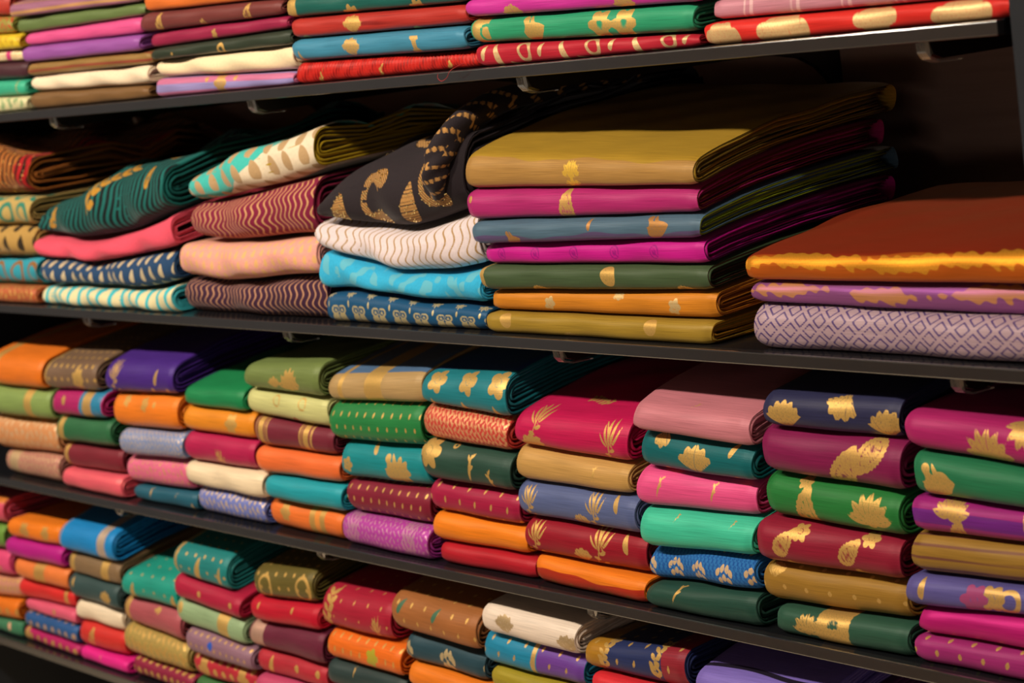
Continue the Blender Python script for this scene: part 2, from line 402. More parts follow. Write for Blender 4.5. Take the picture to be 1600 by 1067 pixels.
# ------------------------------------------------------------------ cloth materials
def cloth(name, base, gold, second, third, soft, sheen, over):
    m = bpy.data.materials.new(name); m.use_nodes = True
    nt = m.node_tree; N = nt.nodes; Lk = nt.links; b = N['Principled BSDF']
    at = N.new('ShaderNodeAttribute'); at.attribute_name = 'weave'
    sp = N.new('ShaderNodeSeparateColor'); Lk.new(at.outputs['Color'], sp.inputs[0])
    def mask(i):
        r = N.new('ShaderNodeMapRange'); r.interpolation_type = 'SMOOTHSTEP'
        r.inputs['From Min'].default_value = .475; r.inputs['From Max'].default_value = .525
        Lk.new(sp.outputs[i], r.inputs['Value']); return r.outputs[0]
    uv = N.new('ShaderNodeUVMap'); uv.uv_map = 'UVMap'
    mp = N.new('ShaderNodeMapping'); mp.inputs['Scale'].default_value = (16, 1100, 1) if soft < .5 else (260, 260, 1)
    Lk.new(uv.outputs[0], mp.inputs['Vector'])
    nz = N.new('ShaderNodeTexNoise'); nz.inputs['Scale'].default_value = 1; nz.inputs['Detail'].default_value = 3
    Lk.new(mp.outputs[0], nz.inputs['Vector'])
    gr = N.new('ShaderNodeMapRange'); gr.inputs['From Min'].default_value = .3; gr.inputs['From Max'].default_value = .7
    gr.inputs['To Min'].default_value = .78 if soft < .5 else .93; gr.inputs['To Max'].default_value = 1.18 if soft < .5 else 1.05
    Lk.new(nz.outputs['Fac'], gr.inputs['Value'])
    def mix(fac, a, bcol, mode='MIX'):
        x = N.new('ShaderNodeMix'); x.data_type = 'RGBA'; x.blend_type = mode
        for sock, val in ((x.inputs['Factor'], fac), (x.inputs[6], a), (x.inputs[7], bcol)):
            if isinstance(val, (int, float, tuple)): sock.default_value = val
            else: Lk.new(val, sock)
        return x.outputs[2]
    c = lin(base)
    if third: c = mix(mask(2), c, lin(third))
    if second and not over: c = mix(mask(1), c, lin(second))
    c = mix(1.0, c, gr.outputs[0], 'MULTIPLY')
    g = mask(0)
    if second and over:
        inv = N.new('ShaderNodeMath'); inv.operation = 'SUBTRACT'; inv.inputs[0].default_value = 1; Lk.new(mask(1), inv.inputs[1])
        mu = N.new('ShaderNodeMath'); mu.operation = 'MULTIPLY'; Lk.new(g, mu.inputs[0]); Lk.new(inv.outputs[0], mu.inputs[1]); g = mu.outputs[0]
        c = mix(mask(1), c, lin(second))
    mp2 = N.new('ShaderNodeMapping'); mp2.inputs['Scale'].default_value = (900, 330, 1); Lk.new(uv.outputs[0], mp2.inputs['Vector'])
    n2 = N.new('ShaderNodeTexNoise'); n2.inputs['Scale'].default_value = 1; n2.inputs['Detail'].default_value = 2; Lk.new(mp2.outputs[0], n2.inputs['Vector'])
    r2 = N.new('ShaderNodeMapRange'); r2.inputs['From Min'].default_value = .32; r2.inputs['From Max'].default_value = .5; r2.inputs['To Min'].default_value = .62
    Lk.new(n2.outputs['Fac'], r2.inputs['Value'])
    mg = N.new('ShaderNodeMath'); mg.operation = 'MULTIPLY'; Lk.new(g, mg.inputs[0]); Lk.new(r2.outputs[0], mg.inputs[1]); g = mg.outputs[0]
    # gold thread is broken up by the weave
    gc = mix(gr.outputs[0], tuple(x * .62 for x in lin(gold)[:3]) + (1,), lin(gold))
    c = mix(g, c, gc)
    Lk.new(c, b.inputs['Base Color'])
    mt = N.new('ShaderNodeMath'); mt.operation = 'MULTIPLY'; mt.inputs[1].default_value = .55 if soft < .5 else .15
    Lk.new(g, mt.inputs[0]); Lk.new(mt.outputs[0], b.inputs['Metallic'])
    b.inputs['Roughness'].default_value = .45 if soft < .5 else .75
    b.inputs['Specular IOR Level'].default_value = .6 if soft < .5 else .2
    tint = [min(1, x * 1.3 + .28) for x in lin(sheen or base)[:3]]
    b.inputs['Specular Tint'].default_value = tuple(tint) + (1,)
    b.inputs['Sheen Weight'].default_value = .12 if soft < .5 else .25
    b.inputs['Sheen Roughness'].default_value = .4
    b.inputs['Sheen Tint'].default_value = tuple(tint) + (1,)
    if sheen:   # shot silk: the weft shows as a coloured lustre
        b.inputs['Specular IOR Level'].default_value = 1.0
        b.inputs['IOR'].default_value = 1.9
        b.inputs['Specular Tint'].default_value = lin(sheen)
    bp = N.new('ShaderNodeBump'); bp.inputs['Strength'].default_value = .28; bp.inputs['Distance'].default_value = .0008
    Lk.new(nz.outputs['Fac'], bp.inputs['Height']); Lk.new(bp.outputs[0], b.inputs['Normal'])
    return m

m_sequin = pmat('sequin_silver', 'f0dca0', .15, metal=1.0)
m_thread = pmat('red_thread', 'a01a22', .6)

# ------------------------------------------------------------------ a folded saree
def smooth_interp(t, P):
    """values P at equal steps -> smooth curve at t in 0..1 (Catmull-Rom)"""
    P = np.asarray(P); n = len(P) - 1
    x = np.clip(t, 0, 1) * n; i = np.minimum(x.astype(int), n - 1); f = x - i
    p1 = P[i]; p2 = P[i + 1]; p0 = P[np.maximum(i - 1, 0)]; p3 = P[np.minimum(i + 2, n)]
    p0 = np.where(i == 0, 2 * p1 - p2, p0); p3 = np.where(i == n - 1, 2 * p2 - p1, p3)
    return .5 * (2 * p1 + (p2 - p0) * f + (2 * p0 - 5 * p1 + 4 * p2 - p3) * f * f + (3 * p1 - p0 - 3 * p2 + p3) * f ** 3)

def grid_faces(nu, nv, closed):
    i = np.arange(nu - 1)[:, None]; J = nv if closed else nv - 1
    j = np.arange(J)[None, :]; j2 = (j + 1) % nv
    return np.stack([i * nv + j, i * nv + j2, (i + 1) * nv + j2, (i + 1) * nv + j], -1).reshape(-1, 4)

def build_saree(idx, rec, is_top):
    label, group, row, x0, x1, T, B, y0, D, k, base, pat, sec, o = rec
    rnd = random.Random(idx * 7 + 1)
    soft = float(o.get('soft', 0)); W = x1 - x0; zs = SHELF_Z[row - 1]
    root = tag(empty('folded_saree', ((x0 + x1) / 2, y0, min(B))), label, 'saree', group)
    ox, oy, oz = root.location
    h_mean = (np.mean(T) - np.mean(B)) / 2
    q = .80 if row in (1, 2) else .88
    if soft >= .5: q = .95
    ry = min(h_mean * 1.05, .036)
    fine = any(k_ in pat for k_ in ('wave', 'lattice', 'owl', 'paisline', 'scale'))
    focus = -.35 < (x0 + x1) / 2
    du = .0014 if fine else (.0018 if focus and pat and row in (2, 3) else .0027)
    if not pat: du = .005
    if x1 < -.75 and not fine: du = max(du, .0032)
    ph = [rnd.uniform(0, 6.28) for _ in range(12)]
    # ---- profile of the outer fold: (y, zeta)
    step = du * 1.05
    ny_dense = .16 if is_top else .018
    yt, yy_ = [ry], ry
    while yy_ < ry + ny_dense:
        yy_ += step * 1.3 + (yy_ - ry) * .03
        yt.append(yy_)
    yt += list(np.linspace(yy_, D - h_mean * .6, 8))[1:]
    nose_n = max(14, int((h_mean * 2 + ry * .8) / step))
    phi = np.linspace(math.pi / 2, -math.pi / 2, nose_n)
    prof = [(y, 1.) for y in yt[::-1][:-1]]
    prof += [(ry * (1 - max(math.cos(p), 0) ** q), math.copysign(abs(math.sin(p)) ** q, math.sin(p))) for p in phi]
    prof += [(y, -1.) for y in np.linspace(ry + .012, D - h_mean * .6, 7)]
    prof += [(D - h_mean * .6 + h_mean * .6 * math.cos(p), math.sin(p)) for p in np.linspace(-math.pi / 2, math.pi / 2, 9)[1:-1]]
    prof = np.array(prof)
    d = np.hypot(np.diff(prof[:, 0]), np.diff(prof[:, 1] * h_mean)); s = np.concatenate([[0], np.cumsum(d)])
    nose_mid = np.argmin(np.abs(np.arange(len(prof)) - (len(yt) - 1 + nose_n / 2)))
    vv = s[nose_mid] - s                       # positive upwards / over the top
    L = h_mean * 2 + ry * 1.1
    nu = max(8, int(W / du)); t = np.linspace(0, 1, nu)
    amp = .0012 + .0042 * soft
    skew = rnd.uniform(-.007, .007)

    def surf(tt, yy, zz, inset=0., wig=0., lay=0):
        """tt (n,1) along the length, yy / zz (1,m) profile -> xyz"""
        h = (smooth_interp(tt, T) - smooth_interp(tt, B)) / 2
        M = (smooth_interp(tt, T) + smooth_interp(tt, B)) / 2
        e = np.minimum(tt, 1 - tt) * W
        endr = np.exp(-(e / .007) ** 2)
        hh = np.maximum(h - inset - endr * .0016, .0006)
        u = tt * W
        nose = np.exp(-np.maximum(yy, 0) / .05)
        y = yy + skew * (tt - .5) + nose * (amp * (np.sin(u * 23 + ph[0]) + .7 * np.sin(u * 51 + zz * 1.3 + ph[1])) + endr * .003)
        if o.get('crinkle'): y = y + nose * .0011 * np.sin(u * 2 * math.pi / .0075 + zz)
        z = M + hh * zz
        z = z + (.0007 + .0022 * soft * (zz > -.2)) * np.sin(u * 31 + yy * 17 + ph[2]) * (np.abs(zz) > .5) * (0 if lay == 0 and soft < .1 else 1) * (.4 if not is_top else 1)
        if is_top:
            far = np.clip(yy / .12, 0, 1) * (zz > .5)
            z = z + far * ((.0012 + .007 * soft) * np.sin(u * 19 + yy * 33 + ph[3]) * (1 if soft else .6) + (.0008 + .004 * soft) * np.sin(u * 43 - yy * 51 + ph[4])) - far * (.0012 + .007 * soft)
        if wig: z = z + wig * np.sin(yy * 55 + ph[5 + lay % 6] + lay) * np.clip(yy / .03, 0, 1)
        g = 1 - np.exp(-np.maximum(yy, 0) / .15)
        z = zs + (z - zs) * (1 + k * g / .93)
        z = np.maximum(z, zs + .0003)
        jl = .0016 * (1 + np.sin(yy * 37 + zz * 2.1 + ph[6] + lay * 1.7)) + .0012 * lay * (lay > 0) * abs(math.sin(lay * 2.3 + ph[7]))
        jr = .0016 * (1 + np.sin(yy * 29 - zz * 1.7 + ph[8] + lay * 2.1)) + .0012 * lay * (lay > 0) * abs(math.sin(lay * 1.9 + ph[9]))
        x = x0 + jl + (W - jl - jr) * tt
        b = np.broadcast_arrays(x, y + y0, z)
        return np.stack(b, -1)

    P = surf(t[:, None], prof[None, :, 0], prof[None, :, 1])
    nv = len(prof)
    U, Vv = np.meshgrid(t * W, vv, indexing='ij')
    weave = None
    third = o.get('grad')
    gold = o.get('gold', 'd8ae62')
    if pat:
        g, s_, s2 = pattern(pat, U, Vv, W, L, idx)
        enc = lambda a: np.clip(.5 + a / .02, 0, 1)
        weave = np.stack([enc(g), enc(s_), enc(s2), np.ones_like(g)], -1).reshape(-1, 4)
        weave[:, :3][np.repeat((vv < -L * .75)[None], nu, 0).ravel()] = 0
    over = bool(pat) and any(p.startswith('s:') and p.split()[0][2:] in ('ring', 'flower', 'lotus', 'dot', 'leaf', 'band', 'right') for p in pat.split(';')) and 'w=80' not in pat and 's:right' not in pat
    if o.get('sheen'): over = False
    m = cloth('cloth_' + base, base, gold, sec, third, soft, o.get('sheen'), over)
    uvs = np.stack([U, Vv], -1).reshape(-1, 2)
    loc = np.array([ox, oy, oz])
    outer = mesh_from('outer_fold', P.reshape(-1, 3) - loc, grid_faces(nu, nv, True), [m], uv=uvs, weave=weave, parent=root)
    # ---- nested inner folds, seen at the two ends
    nl = int(o.get('layers', 4 if x1 > -.75 and row != 1 else 3)); pitch = h_mean / (nl + .4)
    nu2 = max(4, int(W / .03)) if soft < .5 else max(6, int(W / .022)); t2 = np.linspace(0, 1, nu2)
    t2 = np.sort(np.concatenate([t2, [.004 / W * 2, .012 / W, 1 - .012 / W, 1 - .004 / W * 2]]))
    VV, FF, MI, UV, base_i = [], [], [], [], 0
    has_edge = 'edge' in o or 'inner' in o
    for lay in range(nl + 1):
        d0 = .0006 if lay == 0 else lay * pitch
        th = min(.0024, pitch * .62)
        lines = []
        for off in (d0, d0 + th):
            hh = max(h_mean - off, .0008); r2 = max(ry - off * .8, .0015); ys = off * .8
            yb = D - h_mean * .9 - .004 * lay
            nb = 11 if nl > 4 else 6
            pr = [(y, 1.) for y in np.linspace(yb, ys + r2, nb)][:-1]
            pr += [(ys + r2 * (1 - max(math.cos(p), 0) ** q), math.copysign(abs(math.sin(p)) ** q, math.sin(p))) for p in np.linspace(math.pi / 2, -math.pi / 2, 9)]
            pr += [(y, -1.) for y in np.linspace(ys + r2, yb, nb)][1:]
            lines.append((np.array(pr), off))
        n1 = len(lines[0][0])
        S = []
        for li, (pr, off) in enumerate(lines):
            S.append(surf(t2[:, None], pr[None, :, 0], pr[None, :, 1], inset=off + .0003, wig=(pitch * .22 if lay else 0.), lay=lay))
        ring = np.concatenate([S[0], S[1][:, ::-1]], 1)      # closed ring per section
        n2 = 2 * n1; nu_ = len(t2)
        F = grid_faces(nu_, n2, True)
        caps = []
        for sec_i in (0, nu_ - 1):
            a = sec_i * n2 + np.arange(n1 - 1); c_ = sec_i * n2 + n2 - 1 - np.arange(n1 - 1)
            qd = np.stack([a, a + 1, c_ - 1, c_], -1)
            caps.append(qd if sec_i else qd[:, ::-1])
        F = np.concatenate([F] + caps)
        VV.append(ring.reshape(-1, 3)); FF.append(F + base_i); base_i += nu_ * n2
        MI += [1 if (has_edge and lay % 2 == (0 if 'inner' not in o else lay % 2)) else 0] * len(F)
        pu, pv = np.meshgrid(t2 * W, np.arange(n2) * .004, indexing='ij'); UV.append(np.stack([pu, pv], -1).reshape(-1, 2))
    mats = [m]
    if has_edge: mats.append(cloth('border_' + o.get('edge', o.get('inner')), o.get('edge', o.get('inner')), gold, '', None, soft, None, False))
    mesh_from('inner_folds', np.concatenate(VV) - loc, np.concatenate(FF), mats, uv=np.concatenate(UV), smooth=False, parent=root, matidx=MI)
    # ---- sequins sewn along the motif outlines
    if 'paisline' in pat or o.get('red'):
        g_ = g if 'paisline' in pat else s_
        cand = np.argwhere((np.abs(g_) < .0010) & (Vv > -L * .4) & (Vv < .2))
        rnd.shuffle(cl := cand.tolist())
        V2, F2 = [], []
        for (a, b_) in cl[:170]:
            c0 = P[a, b_] - loc; c0 = c0 + np.array([0, -.0006, .0008]); n = len(V2); r = .0016
            V2 += [c0 + np.array(e) * r for e in ((1, 0, 0), (-1, 0, 0), (0, 1, 0), (0, -1, 0), (0, 0, 1), (0, 0, -1))]
            F2 += [[n + i for i in f] for f in ((0, 2, 4), (2, 1, 4), (1, 3, 4), (3, 0, 4), (2, 0, 5), (1, 2, 5), (3, 1, 5), (0, 3, 5))]
        so = mesh_from('sequin_trim', np.array(V2), F2, [m_sequin], smooth=False, parent=root)
        so['kind'] = 'stuff'; so['label'] = 'tiny glinting sequins along the motifs'
    if 'paisline' in pat:      # the free edge, rolled up and lying back along the right side
        pts = [(x1 - .050, .020, oz + .050), (x1 - .034, .003, oz + .078), (x1 - .026, .030, oz + .122), (x1 - .022, .10, oz + .150), (x1 - .020, .20, oz + .158), (x1 - .026, .30, oz + .160), (x1 - .03, .37, oz + .160)]
        tt = np.linspace(0, 1, 150); pp = np.stack([smooth_interp(tt, [p[i] for p in pts]) for i in range(3)], -1)
        ang = np.linspace(0, 2 * math.pi, 33)[:-1]
        tan = np.gradient(pp, axis=0); tan /= np.linalg.norm(tan, axis=1)[:, None]
        side = np.cross(tan, np.array([0, .3, 1.])); side /= np.linalg.norm(side, axis=1)[:, None]; up_ = np.cross(side, tan)
        rad = .016 * (1 - .12 * np.cos(tt * 9))[:, None] * (1 + .10 * np.sin(ang * 3 + tt[:, None] * 16)); rad[0] *= .3; rad[-1] *= .3
        TV = pp[:, None] + rad[..., None] * (np.cos(ang)[None, :, None] * side[:, None] + np.sin(ang)[None, :, None] * up_[:, None])
        length = tt[:, None] * .5 + 0 * ang; around = ang * .016 + 0 * tt[:, None]
        stripe = np.minimum(.006 - np.abs(cell(length + around * .8, .034)), .0014 - np.abs(cell(length - around, .0044)))
        wv = np.zeros(TV.shape[:2] + (4,)); wv[..., 0] = np.clip(.5 + stripe / .02, 0, 1)
        mesh_from('rolled_edge', TV.reshape(-1, 3) - loc, grid_faces(150, 32, True), [m], uv=np.stack([length, around], -1).reshape(-1, 2), weave=wv.reshape(-1, 4), parent=root)
    if o.get('crinkle'):
        pts = [(x1 - .004, .0, zs + .008), (x1 - .010, -.016, zs + .002), (x1 - .018, -.017, zs - .006), (x1 - .030, -.0165, zs - .010), (x1 - .037, -.0165, zs - .006), (x1 - .036, -.0162, zs - .001)]
        V2, F2 = [], []
        tt = np.linspace(0, 1, 30); pp = np.stack([smooth_interp(tt, [p[i] for p in pts]) for i in range(3)], -1)
        for i, p in enumerate(pp):
            for a in range(4): V2.append((p[0] - ox + .0005 * math.cos(a * 1.571), p[1] - oy + .0005 * math.sin(a * 1.571) * .5, p[2] - oz + .0005 * math.sin(a * 1.571)))
        for i in range(29):
            for a in range(4): F2.append([i * 4 + a, i * 4 + (a + 1) % 4, i * 4 + 4 + (a + 1) % 4, i * 4 + 4 + a])
        mesh_from('loose_thread', V2, F2, [m_thread], parent=root)['label'] = 'loose red thread hanging over the shelf edge'
    return root

# label, group, shelf, x left, x right, top line, bottom line, front, depth, fluff, base, weave, second colour, options
SAREES = [
('brick red folded saree, lying on the patterned one', 'folded sarees on the top shelf', 1, -1.3043, -1.0094, [1.6779, 1.6673, 1.6564], [1.6446, 1.632, 1.6199], 0.0088, 0.344, 0.2, 'a8352a', '', '', {}),
('green and red patterned saree, between the red and yellow ones', 'folded sarees on the top shelf', 1, -1.3245, -1.0076, [1.642, 1.6302, 1.617], [1.6066, 1.5994, 1.5923], 0.0108, 0.346, 0.2, '8a8a3c', 's:jaal m=14 t=.45', 'b5402c', {}),
('bright yellow saree with mustard streaks, between the patterned and cream-and-pink ones', 'folded sarees on the top shelf', 1, -1.3365, -0.9916, [1.604, 1.5967, 1.5896], [1.5794, 1.5729, 1.5668], 0.0068, 0.356, 0.2, 'd9b92c', 's:jaal m=20 t=.3', 'c09a20', {}),
('cream and pink brocade saree, between the yellow and plum ones', 'folded sarees on the top shelf', 1, -1.3462, -1.0023, [1.5768, 1.5707, 1.5643], [1.5591, 1.5535, 1.5478], 0.017, 0.372, 0.2, 'e6cfa8', 's:band x=.86 w=18;g:jaal m=9 t=.4', 'c22a72', {}),
('dark plum folded saree, between the cream-and-pink and jade ones', 'folded sarees on the top shelf', 1, -1.3573, -0.9986, [1.5565, 1.551, 1.545], [1.5271, 1.5227, 1.5183], 0.0152, 0.349, 0.2, '43242c', '', '', {}),
('jade green saree with thin gold line, between the plum and cream ones', 'folded sarees on the top shelf', 1, -1.3705, -1.002, [1.5245, 1.5203, 1.5158], [1.4998, 1.4959, 1.492], 0.0124, 0.351, 0.2, '35a584', 'g:band x=.93 w=3', '', {}),
('cream and pale green patterned saree, under the jade one, on the shelf', 'folded sarees on the top shelf', 1, -1.3821, -1.0005, [1.4972, 1.4934, 1.4894], [1.4676, 1.4676, 1.4676], 0.0081, 0.344, 0.2, 'cfc79a', 's:jaal m=24 t=.35', '86a070', {}),
('mauve saree with soft gold stripes along its fold, lying on the moss one', 'folded sarees on the top shelf', 1, -1.0034, -0.5854, [1.6392, 1.6329, 1.6266], [1.6178, 1.6136, 1.6094], 0.0086, 0.377, 0.2, '93607a', 's:vstr p=17 w=5', 'b98a58', {}),
('plain moss green silk saree, between the mauve and rose pink ones', 'folded sarees on the top shelf', 1, -1.0016, -0.5854, [1.6151, 1.611, 1.6068], [1.5912, 1.5901, 1.589], 0.0159, 0.372, 0.2, '5d7040', '', '', {}),
('plain rose pink silk saree, between the moss and violet ones', 'folded sarees on the top shelf', 1, -0.9856, -0.5986, [1.5885, 1.5875, 1.5864], [1.57, 1.5668, 1.5638], 0.0156, 0.348, 0.2, 'd3508a', '', '', {}),
('plain violet silk saree, between the rose pink and bronze ones', 'folded sarees on the top shelf', 1, -0.9963, -0.6016, [1.5674, 1.5644, 1.5612], [1.5437, 1.5411, 1.5385], 0.0097, 0.365, 0.2, '8f4f9c', '', '', {}),
('bronze saree striped with dull red, between the violet and cream ones', 'folded sarees on the top shelf', 1, -0.9918, -0.5883, [1.541, 1.5384, 1.5358], [1.5222, 1.5203, 1.5184], 0.0148, 0.374, 0.2, '8a6a38', 's:vstr p=14 w=4', '8a3c30', {}),
('plain cream cotton saree with pleated end, between the bronze and khaki brown ones', 'folded sarees on the top shelf', 1, -0.996, -0.5988, [1.5196, 1.5177, 1.5159], [1.496, 1.4923, 1.4887], 0.0166, 0.343, 0.2, 'ecd6b8', '', '', {'soft': '.5'}),
('plain khaki brown saree, under the cream one, on the shelf', 'folded sarees on the top shelf', 1, -0.9945, -0.6058, [1.4934, 1.4897, 1.486], [1.4676, 1.4676, 1.4676], 0.0133, 0.367, 0.2, '715230', '', '', {}),
('plain orange silk saree, lying on the chocolate one', 'folded sarees on the top shelf', 1, -0.5794, -0.2059, [1.617, 1.612, 1.607], [1.5935, 1.5888, 1.5843], 0.0121, 0.347, 0.2, 'd06a2a', '', '', {}),
('chocolate maroon saree with gold paisley motifs, between the orange and crimson ones', 'folded sarees on the top shelf', 1, -0.5926, -0.2172, [1.5909, 1.5865, 1.5818], [1.5645, 1.5632, 1.562], 0.0117, 0.344, 0.2, '6a3230', 'g:pais x=.14,.78 v=.05 s=30 a=12;g:pais x=.46 v=-.35 s=26 a=-150', '', {}),
('crimson silk saree with one faint gold motif, between the chocolate and bottle green ones', 'folded sarees on the top shelf', 1, -0.5842, -0.2143, [1.5619, 1.5606, 1.5594], [1.5404, 1.5416, 1.5427], 0.0172, 0.375, 0.2, '8c1f42', 'g:flower x=.5 v=0 s=16 n=5', '', {}),
('blackish green saree with small gold crescent, between the crimson and ivory ones', 'folded sarees on the top shelf', 1, -0.5794, -0.2097, [1.5379, 1.539, 1.5401], [1.5232, 1.5221, 1.5209], 0.0126, 0.352, 0.2, '2c3529', 'g:ring x=.53 v=-.1 s=20 w=5;g:dot x=.18 v=0 r=3', '', {}),
('ivory cotton saree with curled pleated end, between the bottle green and pink-lilac ones', 'folded sarees on the top shelf', 1, -0.5823, -0.2129, [1.5206, 1.5195, 1.5184], [1.4973, 1.4919, 1.4869], 0.0169, 0.363, 0.2, 'ecd5ae', '', '', {'soft': '.5'}),
('pink and lilac shot saree with orange gold flower, under the ivory one, on the shelf', 'folded sarees on the top shelf', 1, -0.5928, -0.2196, [1.4947, 1.4896, 1.4842], [1.4676, 1.4676, 1.4676], 0.0166, 0.374, 0.2, 'bb6a90', 's:vstr p=22 w=10;g:flower x=.5 v=.1 s=34 n=6;g:dot x=.4,.6 v=.3 r=5', '8f86bc', {}),
('dark teal saree with gold band at its end, lying on the red one', 'folded sarees on the top shelf', 1, -0.2083, 0.1813, [1.5815, 1.5764, 1.5713], [1.5563, 1.5511, 1.5459], 0.0121, 0.357, 0.2, '17564f', 'g:band x=.03 w=26;g:flower x=.38,.75 v=-.4 s=36 n=7', '', {}),
('red ribbed saree with gold shell motif, between the dark teal and blue ones', 'folded sarees on the top shelf', 1, -0.202, 0.1798, [1.5535, 1.5484, 1.5433], [1.5286, 1.5241, 1.5197], 0.0132, 0.357, 0.2, 'a62e28', 'g:fan x=.38 v=.0 s=46 n=7;g:dot x=.08,.72 v=-.5 r=12;b:vstr p=5 w=1', '7a1a18', {}),
('steel blue saree with gold shell motif, between the red and crinkled red ones', 'folded sarees on the top shelf', 1, -0.2037, 0.1798, [1.526, 1.5216, 1.5171], [1.4982, 1.4942, 1.4901], 0.0079, 0.352, 0.2, '3b7f9d', 'g:fan x=.37 v=0 s=46 n=7;g:band2 x=.74 v=0 s=22;g:leaf x=.05 v=-.2 s=24 a=20', '4a5c98', {}),
('crinkled bright red saree, under the blue one, on the shelf', 'folded sarees on the top shelf', 1, -0.2069, 0.1837, [1.4956, 1.4916, 1.4875], [1.4676, 1.4676, 1.4676], 0.0158, 0.342, 0.2, 'bd241d', 's:wave p=6 A=1 L=30 w=2.2;g:leaf x=.15,.5,.86 v=-.1 s=22 a=-25', '8a1412', {'crinkle': '1'}),
('magenta silk saree with dull gold motif, lying on the emerald one', 'folded sarees on the top shelf', 1, 0.1873, 0.5844, [1.5488, 1.5441, 1.5394], [1.5277, 1.5208, 1.514], 0.0066, 0.365, 0.2, 'bb3092', 'g:fan x=.22,.7 v=-.25 s=40 n=6', '', {}),
('emerald saree with wide gold blossoms, between the magenta and cherry ones', 'folded sarees on the top shelf', 1, 0.1858, 0.5704, [1.5251, 1.5185, 1.5119], [1.4961, 1.4898, 1.4836], 0.0094, 0.361, 0.2, '2b9069', 'g:band x=.05 w=34;s:ring x=.08 v=0 s=24 w=4;g:bird x=.32 v=-.05 s=52;g:flower x=.62,.72 v=.05 s=40 n=6;s:flower x=.62,.72 v=.05 s=14 n=6', '2b9069', {}),
('cherry red saree with cream leaf sprigs, under the emerald one, on the shelf', 'folded sarees on the top shelf', 1, 0.1897, 0.5702, [1.4934, 1.4871, 1.4808], [1.4676, 1.4676, 1.4676], 0.0117, 0.354, 0.2, 'a91f30', 'g:leaf x=.1,.42,.74 v=.05 s=30 a=28;g:ring x=.24,.56,.88 v=.15 s=26 w=5;g:leaf x=.18,.5,.82 v=-.4 s=22 a=70;g:leaf x=.04,.32,.64,.95 v=.2 s=20 a=-20', '', {'gold': 'e0c08c'}),
('rose lilac striped saree, lying on the scarlet one', 'folded sarees on the top shelf', 1, 0.5861, 0.9761, [1.5137, 1.5117, 1.5096], [1.4932, 1.4909, 1.4885], 0.018, 0.348, 0.2, 'bf8090', 's:bandrep p=70 w=9', 'dcb0b4', {}),
('scarlet silk saree with cream lotus motifs, under the rose-lilac one, on the shelf', 'folded sarees on the top shelf', 1, 0.5764, 0.9789, [1.4906, 1.4883, 1.4859], [1.4676, 1.4676, 1.4676], 0.011, 0.348, 0.2, 'd22c26', 'g:cloud x=.07 v=-.05 s=44;g:cloud x=.29,.87 v=-.02 s=58;g:cloud x=.6 v=.1 s=46 a=180', '', {'gold': 'ecc88e'}),
('rust and black drape with red beaded edge, lying on the teal-and-sand one', 'folded sarees on the second shelf', 2, -1.5513, -1.074, [1.4096, 1.4122, 1.4154, 1.4186, 1.4128, 1.4027, 1.3924], [1.3366, 1.3343, 1.332, 1.3297, 1.3283, 1.3277, 1.3273], 0.0176, 0.411, 0.007, 'a8642c', 's:wave p=16 A=5 L=60 w=7;g:dot p=26 q=24 r=2;s2:right x=.93', '2a1512', {'soft': '1', 'red': '1', 'grad': 'a81c22'}),
('sand saree with teal swirls, between the rust and sand ones', 'folded sarees on the second shelf', 2, -1.5823, -1.074, [1.3296, 1.3231, 1.3203], [1.2775, 1.2753, 1.2731], 0.0143, 0.43, 0.007, 'b49a5c', 's:ring p=60 q=46 s=44 w=9', '2c7a68', {'soft': '.6'}),
('sand and black leaf printed saree, between the teal-and-sand and turquoise-and-brown ones', 'folded sarees on the second shelf', 2, -1.6071, -1.0778, [1.2749, 1.2728, 1.2705], [1.2195, 1.2194, 1.2193], 0.0138, 0.422, 0.007, 'ae8a4c', 's:leafgrid p=44 q=36 s=30', '2a231c', {'soft': '.6'}),
('turquoise saree with brown rings, between the sand and terracotta ones', 'folded sarees on the second shelf', 2, -1.6312, -1.0871, [1.2169, 1.2168, 1.2167], [1.1675, 1.1688, 1.17], 0.0209, 0.404, 0.007, '2f93a8', 's:ring p=66 q=50 s=46 w=8', '8a5c2c', {'soft': '.6'}),
('terracotta orange brocade saree, under the turquoise-and-brown one, on the shelf', 'folded sarees on the second shelf', 2, -1.6501, -1.0871, [1.1648, 1.1661, 1.1674], [1.1396, 1.1396, 1.1396], 0.0107, 0.409, 0.007, 'b05a34', 'g:jaal m=16 t=.3', '', {}),
('teal and black drape with golden leaf sprig, lying on the coral pink one', 'folded sarees on the second shelf', 2, -1.068, -0.6039, [1.2885, 1.3075, 1.323, 1.3332, 1.3423, 1.3505, 1.3584], [1.2566, 1.2494, 1.2477, 1.252, 1.2618, 1.2771, 1.2925], 0.0192, 0.425, 0.257, '1c6460', 's:wave p=15 A=4 L=55 w=8;g:sprig x=.5 v=.45 s=110 a=-35;g:pais x=.85 v=.9 s=36 a=30;g:pais x=.85 v=.3 s=34 a=30;g:pais x=.1 v=.1 s=44 a=20', '14181a', {'soft': '1', 'gold': 'c08a2c'}),
('plain coral pink soft saree, between the teal-black and navy ones', 'folded sarees on the second shelf', 2, -1.0718, -0.6039, [1.2496, 1.2425, 1.2404, 1.2445, 1.2539, 1.2697, 1.2855], [1.2202, 1.2166, 1.2135, 1.217, 1.2235, 1.232, 1.2403], 0.0128, 0.413, 0.257, 'dc5268', '', '', {'soft': '1'}),
